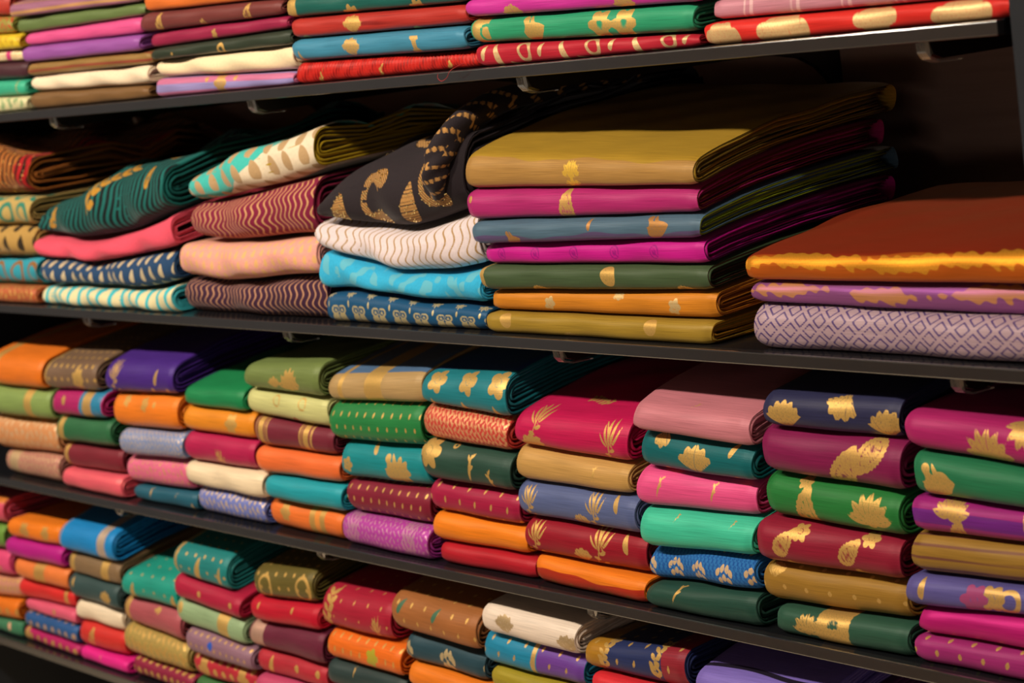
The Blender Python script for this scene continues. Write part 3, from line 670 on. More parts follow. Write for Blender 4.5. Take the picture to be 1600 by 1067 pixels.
('navy saree with silver leaf motifs, between the coral pink and aqua ones', 'folded sarees on the second shelf', 2, -1.0678, -0.6191, [1.213, 1.2096, 1.2065, 1.2095, 1.2157, 1.2237, 1.2317], [1.1753, 1.1753, 1.1753, 1.1753, 1.1753, 1.1789, 1.189], 0.0121, 0.418, 0.257, '274468', 'g:leafgrid p=30 q=24 s=21', '', {'soft': '.8', 'gold': 'c9b894'}),
('aqua saree with broad cream scallops, under the navy one, on the shelf', 'folded sarees on the second shelf', 2, -1.0811, -0.6209, [1.1682, 1.1683, 1.1683, 1.1683, 1.1683, 1.1703, 1.1816], [1.1396, 1.1396, 1.1396, 1.1396, 1.1396, 1.1396, 1.1396], 0.0105, 0.428, 0.257, '42b4c0', 's:scal p=33 q=46', 'dfd2a4', {'soft': '.8'}),
('turquoise to beige drape with tan spots, lying on the maroon wavy one', 'folded sarees on the second shelf', 2, -0.5555, -0.2152, [1.3406, 1.3603, 1.3736, 1.3818, 1.389, 1.3968, 1.4046], [1.3078, 1.312, 1.3173, 1.3233, 1.3296, 1.3381, 1.3489], 0.0208, 0.438, 0.045, 'e0cfb4', 's2:left x=.5 c=2.2;s2:above v=.8;s:spots p=40 q=32 r=13', 'b3936a', {'soft': '1', 'grad': '3cb4ac', 'inner': 'a88a1e'}),
('maroon saree with gold wavy lines, between the turquoise and blush ones', 'folded sarees on the second shelf', 2, -0.567, -0.2294, [1.3004, 1.3041, 1.3091, 1.315, 1.3212, 1.329, 1.3388], [1.2526, 1.2503, 1.2499, 1.2526, 1.2558, 1.2582, 1.2597], 0.0188, 0.438, 0.045, '79203c', 'g:wave p=13 A=4.2 L=25 w=3.6', '', {'soft': '1', 'gold': 'c8996a'}),
('blush pink saree with pale gold leaf weave, between the maroon wavy and aubergine ones', 'folded sarees on the second shelf', 2, -0.5979, -0.2324, [1.2453, 1.2442, 1.2427, 1.2446, 1.2481, 1.2509, 1.2526], [1.1974, 1.1936, 1.1908, 1.1948, 1.1996, 1.2025, 1.2039], 0.0102, 0.412, 0.045, 'dd9c90', 'g:leafgrid p=19 q=15 s=14', '', {'soft': '1', 'gold': 'dfb070'}),
('aubergine saree with tan wavy lines, under the blush one, on the shelf', 'folded sarees on the second shelf', 2, -0.6131, -0.2324, [1.1904, 1.1874, 1.1838, 1.1873, 1.1922, 1.1953, 1.1968], [1.1396, 1.1396, 1.1396, 1.1396, 1.1396, 1.1396, 1.1396], 0.0216, 0.431, 0.045, '3a2136', 'g:wave p=13 A=4.2 L=25 w=3.2', '', {'soft': '.7', 'gold': 'b98a6a'}),
('charcoal drape with sequined tan paisleys, lying on the pearl one', 'folded sarees on the second shelf', 2, -0.2092, 0.1232, [1.3066, 1.3326, 1.3453, 1.3516, 1.3554, 1.3635, 1.3773], [1.2809, 1.2722, 1.2665, 1.2647, 1.2689, 1.2783, 1.2903], 0.0149, 0.438, 0.257, '2b2529', 'g:paisline x=.17,.66 v=-.1 s=56 a=0;g:swan x=.42 v=.0 s=84;g:swan x=.86 v=.1 s=90;g:swan x=.55 v=1.0 s=70;g:paisline x=.3 v=.8 s=44 a=-60', '1a1618', {'soft': '1', 'gold': 'b98a50'}),
('pearl white saree with gold wavy lines, between the charcoal and sky blue ones', 'folded sarees on the second shelf', 2, -0.2234, 0.1232, [1.2739, 1.2669, 1.2602, 1.2572, 1.2611, 1.2706, 1.2833], [1.2392, 1.2283, 1.2186, 1.2115, 1.2119, 1.2137, 1.2204], 0.0174, 0.433, 0.257, 'd8cace', 'g:wave p=15 A=4.5 L=30 w=3', '', {'soft': '1', 'gold': 'a88552'}),
('sky blue saree with pale silver foliage, between the pearl and peacock ones', 'folded sarees on the second shelf', 2, -0.2264, 0.1304, [1.2321, 1.2216, 1.2116, 1.2044, 1.205, 1.2071, 1.2134], [1.1843, 1.1857, 1.1837, 1.1802, 1.1769, 1.1754, 1.1742], 0.0135, 0.408, 0.257, '35a8d4', 's:jaal m=40 t=.32;s:leaf x=.86 v=0 s=40 a=30', '60b0c6', {'soft': '.8'}),
('peacock blue saree with rows of cream birds, under the sky blue one, on the shelf', 'folded sarees on the second shelf', 2, -0.2219, 0.1304, [1.1773, 1.1786, 1.1766, 1.1731, 1.1697, 1.1684, 1.1671], [1.1396, 1.1396, 1.1396, 1.1396, 1.1396, 1.1396, 1.1396], 0.0153, 0.405, 0.257, '174a70', 'g:owl p=48 v=-.1 s=28;g:drop p=48 v=.34 s=20', '', {'gold': 'd8c692'}),
('antique gold silk saree with one gold lotus, lying on the plum pink one', 'folded sarees on the second shelf', 2, 0.1292, 0.5379, [1.3594, 1.3522, 1.3448], [1.3164, 1.3158, 1.3152], 0.0146, 0.348, 0.22, 'a2802a', 's:below v=.3;g:lotus2 x=.5 v=-.02 s=40', 'a27a42', {'layers': '7', 'edge': '6a5420', 'gold': 'f4c650'}),  # browner front fold carries the shot-silk sheen as painted colour
('plum pink silk saree with gold leaf band, between the antique gold and slate ones', 'folded sarees on the second shelf', 2, 0.1292, 0.5336, [1.3138, 1.3132, 1.3126], [1.2791, 1.2823, 1.2855], 0.014, 0.322, 0.22, 'a32668', 'g:pais x=.46 v=0 s=46 a=15;g:dot x=.02 v=.2 r=4', '', {'edge': '5a2018', 'layers': '6'}),
('slate blue shot saree with copper birds, between the plum pink and fuchsia ones', 'folded sarees on the second shelf', 2, 0.1353, 0.5358, [1.2765, 1.2797, 1.2829], [1.2501, 1.2543, 1.2585], 0.0105, 0.341, 0.22, '4a6478', 's:below v=-.08;g:bird x=.2 v=-.25 s=34;g:bird x=.84 v=0 s=46;g:leaf x=.55 v=.25 s=18 a=0', '55466c', {'edge': '8a9a20', 'layers': '6', 'gold': 'c08a4c'}),  # bluer upper and purple lower front paint in the silk's highlight
('fuchsia silk saree with tone on tone medallions, between the slate and forest ones', 'folded sarees on the second shelf', 2, 0.1421, 0.5351, [1.2476, 1.2517, 1.2559], [1.2235, 1.2264, 1.2293], 0.0194, 0.325, 0.22, 'b81784', 's:ring x=.09,.26,.44,.62,.8 v=.05 s=16 w=2;s:ring x=.09,.26,.44,.62,.8 v=.05 s=7 w=2', '8c0f74', {'edge': '5a0a4a', 'layers': '5'}),
('forest green silk saree with gold paisleys, between the fuchsia and amber ones', 'folded sarees on the second shelf', 2, 0.137, 0.5372, [1.2209, 1.2238, 1.2267], [1.1927, 1.1963, 1.2], 0.0135, 0.326, 0.22, '3f5136', 'g:band x=.01 w=14;g:pais x=.27,.9 v=-.3 s=30 a=-70;g:dot x=.6 v=.15 r=13', '', {'edge': '3a2416', 'layers': '6'}),
('amber orange silk saree with pale flecks, between the forest and olive gold ones', 'folded sarees on the second shelf', 2, 0.141, 0.539, [1.1901, 1.1938, 1.1974], [1.1662, 1.1668, 1.1673], 0.0218, 0.351, 0.22, 'c67c22', 'g:flower x=.28,.84 v=.0 s=20 n=5;g:star x=.6 v=.3 s=22', '', {'edge': '8a4a14', 'layers': '6', 'gold': 'dcc088'}),
('olive gold silk saree with round gold motifs, under the amber one, on the shelf', 'folded sarees on the second shelf', 2, 0.1364, 0.5337, [1.1636, 1.1642, 1.1647], [1.1396, 1.1396, 1.1396], 0.0125, 0.312, 0.22, '96792a', 'g:dot x=.1,.76 v=.2 r=11;g:pais x=.4 v=-.35 s=34 a=-70', '', {'edge': 'b07a1c', 'layers': '6'}),
('maroon and orange shot silk saree, lying on the purple-gold one', 'folded sarees on the second shelf', 2, 0.598, 0.9821, [1.2394, 1.2434, 1.2473], [1.2128, 1.2144, 1.2161], 0.0107, 0.327, 0.3, '7c1a14', 's:below v=.36;g:shim v=.2 b=0', 'a24a18', {'layers': '4', 'sheen': 'ff9a24', 'gold': 'e09a30'}),  # orange on the front fold is silk sheen painted into the colour
('purple saree shimmering with gold, between the maroon-orange and lavender ones', 'folded sarees on the second shelf', 2, 0.6005, 0.9783, [1.2102, 1.2118, 1.2135], [1.1894, 1.1868, 1.1842], 0.0181, 0.326, 0.3, '7a4672', 's:shim v=.16 b=1', 'b07a3c', {'layers': '4', 'sheen': 'c06ad0'}),  # gold shimmer is painted on as a broken colour band
('lavender cotton saree with diamond lattice weave, under the purple-gold one, on the shelf', 'folded sarees on the second shelf', 2, 0.604, 0.974, [1.1867, 1.1842, 1.1817], [1.1396, 1.1396, 1.1396], 0.0105, 0.34, 0.3, 'a9909a', 's:lattice p=27', '4a3670', {'layers': '5', 'soft': '.25'}),
('orange silk saree with yellow sheen, lying on the sage one', 'folded sarees on the third shelf', 3, -1.3546, -1.1247, [1.033, 1.0343, 1.0356], [0.9786, 0.9809, 0.9832], 0.011, 0.46, 0.2, 'd8701e', 'g:band x=.2 w=26', '', {}),
('sage green saree with broad gold band, between the orange and peach ones', 'folded sarees on the third shelf', 3, -1.3623, -1.1197, [0.9759, 0.9783, 0.9807], [0.927, 0.9281, 0.9293], 0.0095, 0.441, 0.2, '7c9452', 'g:band x=.7 w=28', '', {}),
('peach brocade saree with silvery glints, between the sage and dusty pink ones', 'folded sarees on the third shelf', 3, -1.3649, -1.1222, [0.9244, 0.9255, 0.9267], [0.8618, 0.8646, 0.8673], 0.0173, 0.436, 0.2, 'cc8a58', 'g:jaal m=18 t=.3', '', {'gold': 'e8c8a0'}),
('dusty pink and maroon brocade saree, under the peach one, on the shelf', 'folded sarees on the third shelf', 3, -1.3555, -1.1376, [0.8593, 0.8619, 0.8644], [0.8166, 0.8166, 0.8166], 0.0199, 0.439, 0.2, 'b07468', 'g:band x=.2 w=40;g:jaal m=12 t=.4', '8a2c44', {'gold': 'd8bc90'}),
('taupe saree with gold clusters, lying on the magenta-blue one', 'folded sarees on the third shelf', 3, -1.1187, -0.9233, [1.0333, 1.0364, 1.0399], [0.9862, 0.9897, 0.9934], 0.0109, 0.386, 0.2, '6f5745', 'g:band x=.04 w=14;g:flower x=.68 v=.0 s=44 n=7;g:dot p=24 q=22 r=4', '', {}),
('magenta saree with blue and gold end band, between the taupe and green ones', 'folded sarees on the third shelf', 3, -1.1052, -0.9114, [0.9838, 0.9876, 0.9908], [0.9425, 0.9458, 0.9492], 0.0084, 0.387, 0.2, 'a51e62', 's:band x=.78 w=80;g:band x=.72 w=34;g:dot x=.25 v=.15 r=8', '1f7fa6', {}),
('bottle green saree with gold end band, between the magenta-blue and maroon ones', 'folded sarees on the third shelf', 3, -1.1076, -0.9028, [0.9398, 0.9433, 0.9466], [0.8951, 0.898, 0.901], 0.011, 0.406, 0.2, '2b6440', 'g:band x=.09 w=22', '', {}),
('maroon saree with gold end band, between the green and salmon ones', 'folded sarees on the third shelf', 3, -1.1125, -0.8969, [0.8924, 0.8954, 0.8984], [0.8507, 0.8533, 0.8559], 0.018, 0.39, 0.2, '74202e', 'g:band x=.08 w=18', '', {}),
('plain salmon pink silk saree, under the maroon one, on the shelf', 'folded sarees on the third shelf', 3, -1.1158, -0.8942, [0.8481, 0.8507, 0.8532], [0.8166, 0.8166, 0.8166], 0.0084, 0.38, 0.2, 'e0586c', '', '', {'sheen': 'ff9a8a'}),
('deep purple saree with gold leaf sprays, lying on the tangerine one', 'folded sarees on the third shelf', 3, -0.8918, -0.6732, [1.045, 1.048, 1.0513], [0.994, 0.9981, 1.0021], 0.0109, 0.428, 0.2, '42237c', 'g:spray x=.14 v=.1 s=60;g:leaf x=.75 v=.1 s=30 a=-10;g:fan x=.42 v=-.45 s=40 n=6;g:dot x=.9,.68 v=-.2 r=5', '', {}),
('tangerine silk saree with gold flecks, between the purple and periwinkle ones', 'folded sarees on the third shelf', 3, -0.8895, -0.6781, [0.9915, 0.9954, 0.9993], [0.9373, 0.9408, 0.9445], 0.0108, 0.455, 0.2, 'e0781f', 'g:flower x=.22 v=.25 s=22 n=5;g:flower x=.52 v=.2 s=26 n=5;g:dot x=.68 v=.2 r=5', '', {}),
('periwinkle blue saree with silver brocade, between the tangerine and candy pink ones', 'folded sarees on the third shelf', 3, -0.8784, -0.6783, [0.9348, 0.9384, 0.9419], [0.8916, 0.8957, 0.8998], 0.0097, 0.422, 0.2, '7688b4', 'g:jaal m=9 t=.38', '', {'gold': 'd8c0a8'}),
('candy pink silk saree with faint gold weave, between the periwinkle and deep teal ones', 'folded sarees on the third shelf', 3, -0.8882, -0.6879, [0.8888, 0.8927, 0.8967], [0.8429, 0.8453, 0.8477], 0.0191, 0.443, 0.2, 'd8688a', 'g:jaal m=14 t=.12', '', {}),
('deep teal saree with gold sprigs, under the candy pink one, on the shelf', 'folded sarees on the third shelf', 3, -0.8777, -0.6773, [0.8405, 0.8429, 0.8453], [0.8166, 0.8166, 0.8166], 0.0199, 0.436, 0.2, '20566a', 'g:fleck x=.3 v=.15 s=28 a=-10;g:fleck x=.7 v=.2 s=18 a=-30;g:fleck x=.95 v=-.2 s=22 a=20', '', {}),
('plain emerald silk saree, lying on the marigold one', 'folded sarees on the third shelf', 3, -0.6672, -0.4826, [1.0157, 1.0194, 1.0233], [0.9875, 0.9882, 0.9888], 0.0188, 0.446, 0.2, '187a48', '', '', {}),
('marigold saree with one gold flower, between the emerald and raspberry ones', 'folded sarees on the third shelf', 3, -0.6721, -0.4706, [0.9849, 0.9856, 0.9862], [0.9483, 0.9479, 0.9476], 0.0175, 0.45, 0.2, 'd98420', 'g:flower x=.72 v=.1 s=34 n=6', '', {}),
('raspberry silk saree with gold sprig, between the marigold and ivory ones', 'folded sarees on the third shelf', 3, -0.6723, -0.4743, [0.9457, 0.9454, 0.945], [0.9004, 0.9006, 0.9009], 0.0139, 0.424, 0.2, 'a81c4c', 'g:spray x=.52 v=-.2 s=50', '', {}),
('plain ivory saree, between the raspberry and cornflower ones', 'folded sarees on the third shelf', 3, -0.6819, -0.4571, [0.8977, 0.8981, 0.8984], [0.8611, 0.8601, 0.8592], 0.0105, 0.455, 0.2, 'e4cfae', '', '', {'soft': '.3'}),
('cornflower blue saree with silver brocade, under the ivory one, on the shelf', 'folded sarees on the third shelf', 3, -0.6713, -0.4709, [0.8584, 0.8575, 0.8567], [0.8166, 0.8166, 0.8166], 0.0188, 0.457, 0.2, '6a76bc', 'g:jaal m=13 t=.36', '', {'gold': 'dcc4a8'}),
('olive green saree with gold burst, lying on the pale lime one', 'folded sarees on the third shelf', 3, -0.4667, -0.2595, [1.0649, 1.0709, 1.0772], [1.0292, 1.0283, 1.0275], 0.012, 0.396, 0.066, '6a7a44', 'g:lotus x=.62 v=.0 s=56;g:fan x=.42 v=-.1 s=34 n=6', '', {}),
('pale lime saree with tiny embroidery, between the olive and wine ones', 'folded sarees on the third shelf', 3, -0.4766, -0.2627, [1.0266, 1.0258, 1.0249], [0.9893, 0.9856, 0.982], 0.0176, 0.396, 0.066, 'c0bf80', 'g:ring x=.4,.72 v=.2 s=20 w=3;s:dot x=.6 v=-.25 r=7', 'b04428', {}),
('wine saree with ringed gold bands, between the pale lime and coral ones', 'folded sarees on the third shelf', 3, -0.4646, -0.2627, [0.9863, 0.9828, 0.9799], [0.9427, 0.9419, 0.9412], 0.0178, 0.391, 0.066, '6e2434', 'g:bandtrip x=.1 w=26;g:bandtrip x=.68 w=26', '', {}),
('coral orange plain silk saree, between the wine and turquoise ones', 'folded sarees on the third shelf', 3, -0.4683, -0.2552, [0.9401, 0.9393, 0.9385], [0.8996, 0.9009, 0.9023], 0.0159, 0.397, 0.066, 'e06a34', '', '', {}),
('plain turquoise silk saree, between the coral and tangerine-gold ones', 'folded sarees on the third shelf', 3, -0.4511, -0.2552, [0.897, 0.8984, 0.8997], [0.8634, 0.8618, 0.8604], 0.0112, 0.407, 0.066, '1f95a4', '', '', {}),
('tangerine saree with large gold blocks, under the turquoise one, on the shelf', 'folded sarees on the third shelf', 3, -0.4649, -0.2692, [0.8608, 0.8595, 0.858], [0.8166, 0.8166, 0.8166], 0.0195, 0.373, 0.066, 'e0702e', 'g:flower x=.25 v=.1 s=30 n=6;g:band x=.68 w=42;s:band x=.68 w=14', 'e08a3c', {}),
('sand and blue saree with broad gold block, lying on the green dashed one', 'folded sarees on the third shelf', 3, -0.2503, -0.0343, [1.0579, 1.0646, 1.0716], [1.0208, 1.0254, 1.03], 0.0197, 0.458, 0.182, 'a88a5c', 'g:band x=.5 w=44;g:band x=.14 w=10;s:above v=.42', '4a6a90', {}),
('green saree with rows of gold dashes, between the sand-blue and teal ones', 'folded sarees on the third shelf', 3, -0.2567, -0.0459, [1.0181, 1.0224, 1.0269], [0.9639, 0.9663, 0.9689], 0.016, 0.422, 0.182, '23763e', 'g:dash p=20 q=18 l=9 w=4', '', {}),
('teal saree with large gold bird motif, between the green dashed and garnet ones', 'folded sarees on the third shelf', 3, -0.2461, -0.049, [0.9613, 0.9638, 0.9662], [0.9112, 0.913, 0.9147], 0.0188, 0.425, 0.182, '158088', 'g:bird x=.68 v=-.05 s=62;g:flower x=.72 v=-.05 s=44 n=8;g:flower x=.08 v=0 s=24 n=5;g:leaf x=.4 v=.35 s=26 a=40', '', {}),
('garnet saree with rows of gold dashes, between the teal and orchid ones', 'folded sarees on the third shelf', 3, -0.2492, -0.0516, [0.9086, 0.9103, 0.9121], [0.8623, 0.8631, 0.8639], 0.0196, 0.447, 0.182, '7a1e32', 'g:dash p=20 q=17 l=10 w=4', '', {}),
('orchid purple brocade saree, under the garnet one, on the shelf', 'folded sarees on the third shelf', 3, -0.2632, -0.0516, [0.8596, 0.8604, 0.8613], [0.8166, 0.8166, 0.8166], 0.0087, 0.427, 0.182, 'aa3a9c', 'g:jaal m=9 t=.3;g:vee x=.14,.8 s=30', '', {'gold': 'cf94b4'}),
('teal blue saree with gold flowers, lying on the red-gold one', 'folded sarees on the third shelf', 3, -0.0283, 0.1468, [1.0705, 1.0735, 1.0766], [1.0326, 1.028, 1.0234], 0.0156, 0.443, 0.158, '1d7480', 'g:flower x=.18,.56,.92 v=.3 s=38 n=5;g:leaf x=.14,.5,.88 v=-.35 s=40 a=25;s:above v=.62', '28407c', {}),
('red saree dense with gold scrollwork, between the teal-blue and dark green ones', 'folded sarees on the third shelf', 3, -0.0346, 0.1394, [1.03, 1.0257, 1.0212], [0.9853, 0.9822, 0.9793], 0.017, 0.457, 0.158, 'bc3a34', 'g:jaal m=8 t=.55', '', {'gold': 'e0a878'}),
('dark green saree with small gold leaves, between the red-gold and crimson dashed ones', 'folded sarees on the third shelf', 3, -0.0399, 0.138, [0.9827, 0.9798, 0.9768], [0.9309, 0.9291, 0.9272], 0.0106, 0.42, 0.158, '26443a', 'g:flower x=.1 v=.25 s=50 n=6;g:fleck x=.56 v=.05 s=44 a=-12;g:fleck x=.78 v=-.15 s=38 a=8;g:ring x=.36 v=.4 s=11 w=3', '', {}),
('crimson saree with sparse gold dashes, between the dark green and orange ones', 'folded sarees on the third shelf', 3, -0.043, 0.138, [0.9283, 0.9265, 0.9247], [0.887, 0.8847, 0.8826], 0.0191, 0.421, 0.158, '9c1a40', 'g:dash p=32 q=20 l=12 w=4', '', {}),
('plain bright orange silk saree, between the crimson dashed and deep red ones', 'folded sarees on the third shelf', 3, -0.0456, 0.1446, [0.8844, 0.8821, 0.8801], [0.8464, 0.8462, 0.8459], 0.0185, 0.425, 0.158, 'e67e1c', '', '', {}),
('plain deep red silk saree, under the orange one, on the shelf', 'folded sarees on the third shelf', 3, -0.0385, 0.155, [0.8438, 0.8435, 0.8432], [0.8166, 0.8166, 0.8166], 0.0177, 0.451, 0.158, 'ab1c2a', '', '', {}),
('hot pink saree with gold vine sprays, lying on the camel one', 'folded sarees on the third shelf', 3, 0.1528, 0.3647, [1.0316, 1.033, 1.0344], [0.99, 0.9869, 0.984], 0.0185, 0.392, 0.2, 'b8154e', 'g:spray x=.2 v=.3 s=60;g:spray x=.86 v=.05 s=54;g:sprig x=.55 v=1.0 s=50 a=90;g:fan x=.16 v=-.2 s=50 n=6;g:fan x=.5 v=-.5 s=34 n=6', '', {}),
('camel beige silk saree with tiny fleck, between the hot pink and slate blue ones', 'folded sarees on the third shelf', 3, 0.1454, 0.3607, [0.9874, 0.9845, 0.9814], [0.9448, 0.9459, 0.9469], 0.0185, 0.378, 0.2, 'bb9152', 'g:fleck x=.72 v=.1 s=24 a=-12', '', {}),
('slate blue saree with gold vine sprays, between the camel and carmine ones', 'folded sarees on the third shelf', 3, 0.144, 0.3692, [0.9422, 0.9433, 0.9443], [0.8999, 0.8993, 0.8989], 0.0161, 0.383, 0.2, '54608c', 'g:spray x=.1 v=.05 s=46;g:spray x=.66 v=.05 s=52;g:fan x=.54 v=-.2 s=34 n=6;g:leaf x=.84 v=.25 s=26 a=20', '', {}),
('carmine saree with gold vine sprays, between the slate blue and orange-red ones', 'folded sarees on the third shelf', 3, 0.1506, 0.3676, [0.8972, 0.8967, 0.8963], [0.8534, 0.851, 0.8487], 0.0187, 0.401, 0.2, '8f1628', 'g:spray x=.1 v=.05 s=50;g:spray x=.64 v=.1 s=58;g:fan x=.5 v=-.15 s=36 n=6;g:leaf x=.84 v=.2 s=28 a=20;g:fan x=.8 v=-.5 s=24 n=6', '', {}),
('bright orange saree with brocaded red lower border, under the carmine one, on the shelf', 'folded sarees on the third shelf', 3, 0.161, 0.3693, [0.8506, 0.8483, 0.846], [0.8166, 0.8166, 0.8166], 0.0137, 0.391, 0.2, 'e67a1e', 's:below v=.05;g:fanlow p=36 v=-.25 s=16', 'ab2c1c', {'gold': 'b06a34'}),
('dusty rose silk saree with tiny sprigs, lying on the deep teal one', 'folded sarees on the third shelf', 3, 0.3909, 0.5796, [1.0623, 1.0603, 1.0583], [1.0311, 1.0276, 1.0241], 0.0083, 0.421, 0.2, 'bd7480', 'g:fleck x=.2 v=-.45 s=16 a=-20;g:fleck x=.78 v=-.35 s=16 a=20;g:fleck x=.5 v=.55 s=18 a=-50', '', {}),
('deep teal saree with gold cloud motifs, between the dusty rose and bubblegum ones', 'folded sarees on the third shelf', 3, 0.3874, 0.5744, [1.0285, 1.0251, 1.0217], [0.9835, 0.9829, 0.9824], 0.0151, 0.44, 0.2, '0f5e64', 'g:fan x=.2 v=.3 s=34 n=5 a=180;g:fan x=.52 v=-.05 s=58 n=7;g:fan x=.22 v=-.45 s=40 n=5;g:leaf x=.84 v=.3 s=24 a=-20;g:fan x=.84 v=-.4 s=30 n=5', '', {}),
('bubblegum pink silk saree with two gold sprigs, between the deep teal and mint ones', 'folded sarees on the third shelf', 3, 0.3752, 0.5634, [0.9807, 0.9804, 0.9798], [0.9366, 0.9385, 0.9404], 0.0184, 0.444, 0.2, 'dc4f88', 'g:fleck x=.2 v=.1 s=28 a=-15;g:fleck x=.66 v=.1 s=28 a=-15', '', {}),
('mint green silk saree, between the bubblegum and azure ones', 'folded sarees on the third shelf', 3, 0.3766, 0.5634, [0.934, 0.9359, 0.9378], [0.8877, 0.893, 0.8982], 0.0097, 0.435, 0.2, '3fbd9c', 'g:fleck x=.32 v=.3 s=16 a=-30;g:fleck x=.82 v=.3 s=16 a=-30', '', {}),
('azure blue saree with clustered gold petals, between the mint and pine ones', 'folded sarees on the third shelf', 3, 0.3736, 0.5587, [0.885, 0.8902, 0.8954], [0.8465, 0.8524, 0.8584], 0.0172, 0.441, 0.2, '2f6eb0', 'g:petals p=46 q=40 s=34;s:scale p=7 q=7 r=.7', '1d4f96', {'gold': 'cfae80', 'soft': '.5'}),
('pine green silk saree with one gold sprig, under the azure one, on the shelf', 'folded sarees on the third shelf', 3, 0.3753, 0.5587, [0.844, 0.8499, 0.855], [0.8166, 0.8166, 0.8166], 0.0081, 0.454, 0.2, '23463c', 'g:fleck x=.3 v=.25 s=34 a=-20', '', {}),
('midnight blue saree with large gold shells, lying on the plum one', 'folded sarees on the third shelf', 3, 0.5966, 0.7854, [1.0876, 1.0895, 1.0915], [1.049, 1.0485, 1.0481], 0.0179, 0.423, 0.098, '2b2c4c', 'g:fan x=.17 v=-.05 s=58 n=9;g:fan x=.6 v=.25 s=50 n=7 a=160;g:fan x=.92 v=-.1 s=54 n=9;g:fan x=.64 v=-.55 s=30 n=6', '', {}),
('plum silk saree with paired gold paisleys, between the midnight and leaf green ones', 'folded sarees on the third shelf', 3, 0.5856, 0.7854, [1.0463, 1.0459, 1.0455], [0.9962, 0.9945, 0.9929], 0.0145, 0.435, 0.098, '7c1a4c', 'g:pais x=.6 v=-.05 s=62 a=-10;g:pais x=.8 v=.15 s=56 a=160;g:fan x=.82 v=-.5 s=34 n=6', '', {}),
('leaf green saree with big gold paisleys, between the plum and brick ones', 'folded sarees on the third shelf', 3, 0.5804, 0.7787, [0.9936, 0.992, 0.9904], [0.9459, 0.9451, 0.9442], 0.0174, 0.432, 0.098, '267438', 'g:pais x=.3 v=-.1 s=58 a=10;g:flower x=.3 v=.35 s=22 n=6;g:lotus x=.8 v=.05 s=62', '', {}),
('brick crimson saree with curled gold paisleys, between the leaf green and bronze gold ones', 'folded sarees on the third shelf', 3, 0.5694, 0.7708, [0.9432, 0.9426, 0.9417], [0.8964, 0.8967, 0.8971], 0.0108, 0.439, 0.098, '8a1c34', 'g:pais x=.2 v=.1 s=40 a=-20;g:flower x=.32 v=.3 s=26 n=6;g:pais x=.66 v=.1 s=40 a=-20;g:flower x=.8 v=.35 s=26 n=6;g:pais x=.26 v=-.45 s=38 a=60;g:pais x=.74 v=-.45 s=40 a=60', '', {}),
('bronze gold saree with fine gold dots, between the brick and spruce ones', 'folded sarees on the third shelf', 3, 0.5647, 0.7708, [0.8937, 0.8941, 0.8945], [0.8488, 0.8511, 0.8537], 0.0196, 0.424, 0.098, '96702c', 'g:dot p=34 q=26 r=3;g:fan x=.09 v=.25 s=34 n=8', '', {}),
('spruce green saree with gold lotus and block, under the bronze gold one, on the shelf', 'folded sarees on the third shelf', 3, 0.5844, 0.7752, [0.8462, 0.8488, 0.8512], [0.8166, 0.8166, 0.8166], 0.0094, 0.445, 0.098, '2c5242', 'g:lotus x=.26 v=.1 s=44;g:band x=.46 w=48;s:lotus x=.46 v=.2 s=20;g:fan x=.24 v=-.5 s=24 n=5', '2c5242', {}),
('magenta saree with large gold lotuses, lying on the jade one', 'folded sarees on the third shelf', 3, 0.7914, 0.9746, [1.0799, 1.0777, 1.0755], [1.0411, 1.0366, 1.0321], 0.0186, 0.39, 0.055, 'a52264', 'g:lotus x=.58 v=-.05 s=62;g:lotus x=.86 v=.25 s=60 a=180;g:lotus x=.88 v=-.55 s=50', '', {}),
('jade green saree with gold peacock motif, between the magenta and violet-magenta ones', 'folded sarees on the third shelf', 3, 0.7982, 0.9698, [1.0382, 1.0339, 1.0297], [0.9937, 0.9931, 0.9925], 0.0132, 0.404, 0.055, '24704c', 'g:bird x=.2 v=-.1 s=56;g:ring x=.22 v=-.05 s=26 w=4', '', {}),
('violet and magenta saree with gold flower, between the jade and mustard ones', 'folded sarees on the third shelf', 3, 0.791, 0.9657, [0.9911, 0.9905, 0.9899], [0.9548, 0.956, 0.9573], 0.0173, 0.373, 0.055, '962074', 's:vstr p=40 w=14;g:star x=.3 v=.25 s=46;g:pais x=.3 v=-.3 s=40 a=0;g:band x=.86 w=20', '6a2480', {}),
('mustard saree with brown pinstripes, between the violet-magenta and periwinkle ones', 'folded sarees on the third shelf', 3, 0.7847, 0.9615, [0.9521, 0.9534, 0.9546], [0.9101, 0.9129, 0.9156], 0.0186, 0.378, 0.055, '94702e', 's:vstr p=13 w=3;g:dot x=.5 v=-.3 r=4;g:fleck x=.86 v=.1 s=18 a=-10', '6e4236', {}),
('periwinkle saree with embroidered flower cluster, between the mustard and cerise ones', 'folded sarees on the third shelf', 3, 0.7768, 0.9575, [0.9073, 0.9101, 0.9129], [0.8757, 0.8809, 0.8864], 0.0116, 0.403, 0.055, '5a5494', 's:flower x=.5 v=0 s=36 n=6;g:flower x=.62 v=.05 s=34 n=6;g:ring x=.74 v=0 s=30 w=6;g:leaf x=.12 v=.15 s=26 a=15', 'a04474', {}),
('plain cerise silk saree, between the periwinkle and mulberry ones', 'folded sarees on the third shelf', 3, 0.7864, 0.9538, [0.8733, 0.8785, 0.8835], [0.8463, 0.8484, 0.8503], 0.0131, 0.402, 0.055, 'b0186c', '', '', {'sheen': 'ff50b0'}),
('mulberry saree with rows of gold dashes, under the cerise one, on the shelf', 'folded sarees on the third shelf', 3, 0.7812, 0.9497, [0.8436, 0.8456, 0.8476], [0.8166, 0.8166, 0.8166], 0.01, 0.405, 0.055, '98296e', 'g:dash p=30 q=17 l=9 w=5', '', {}),
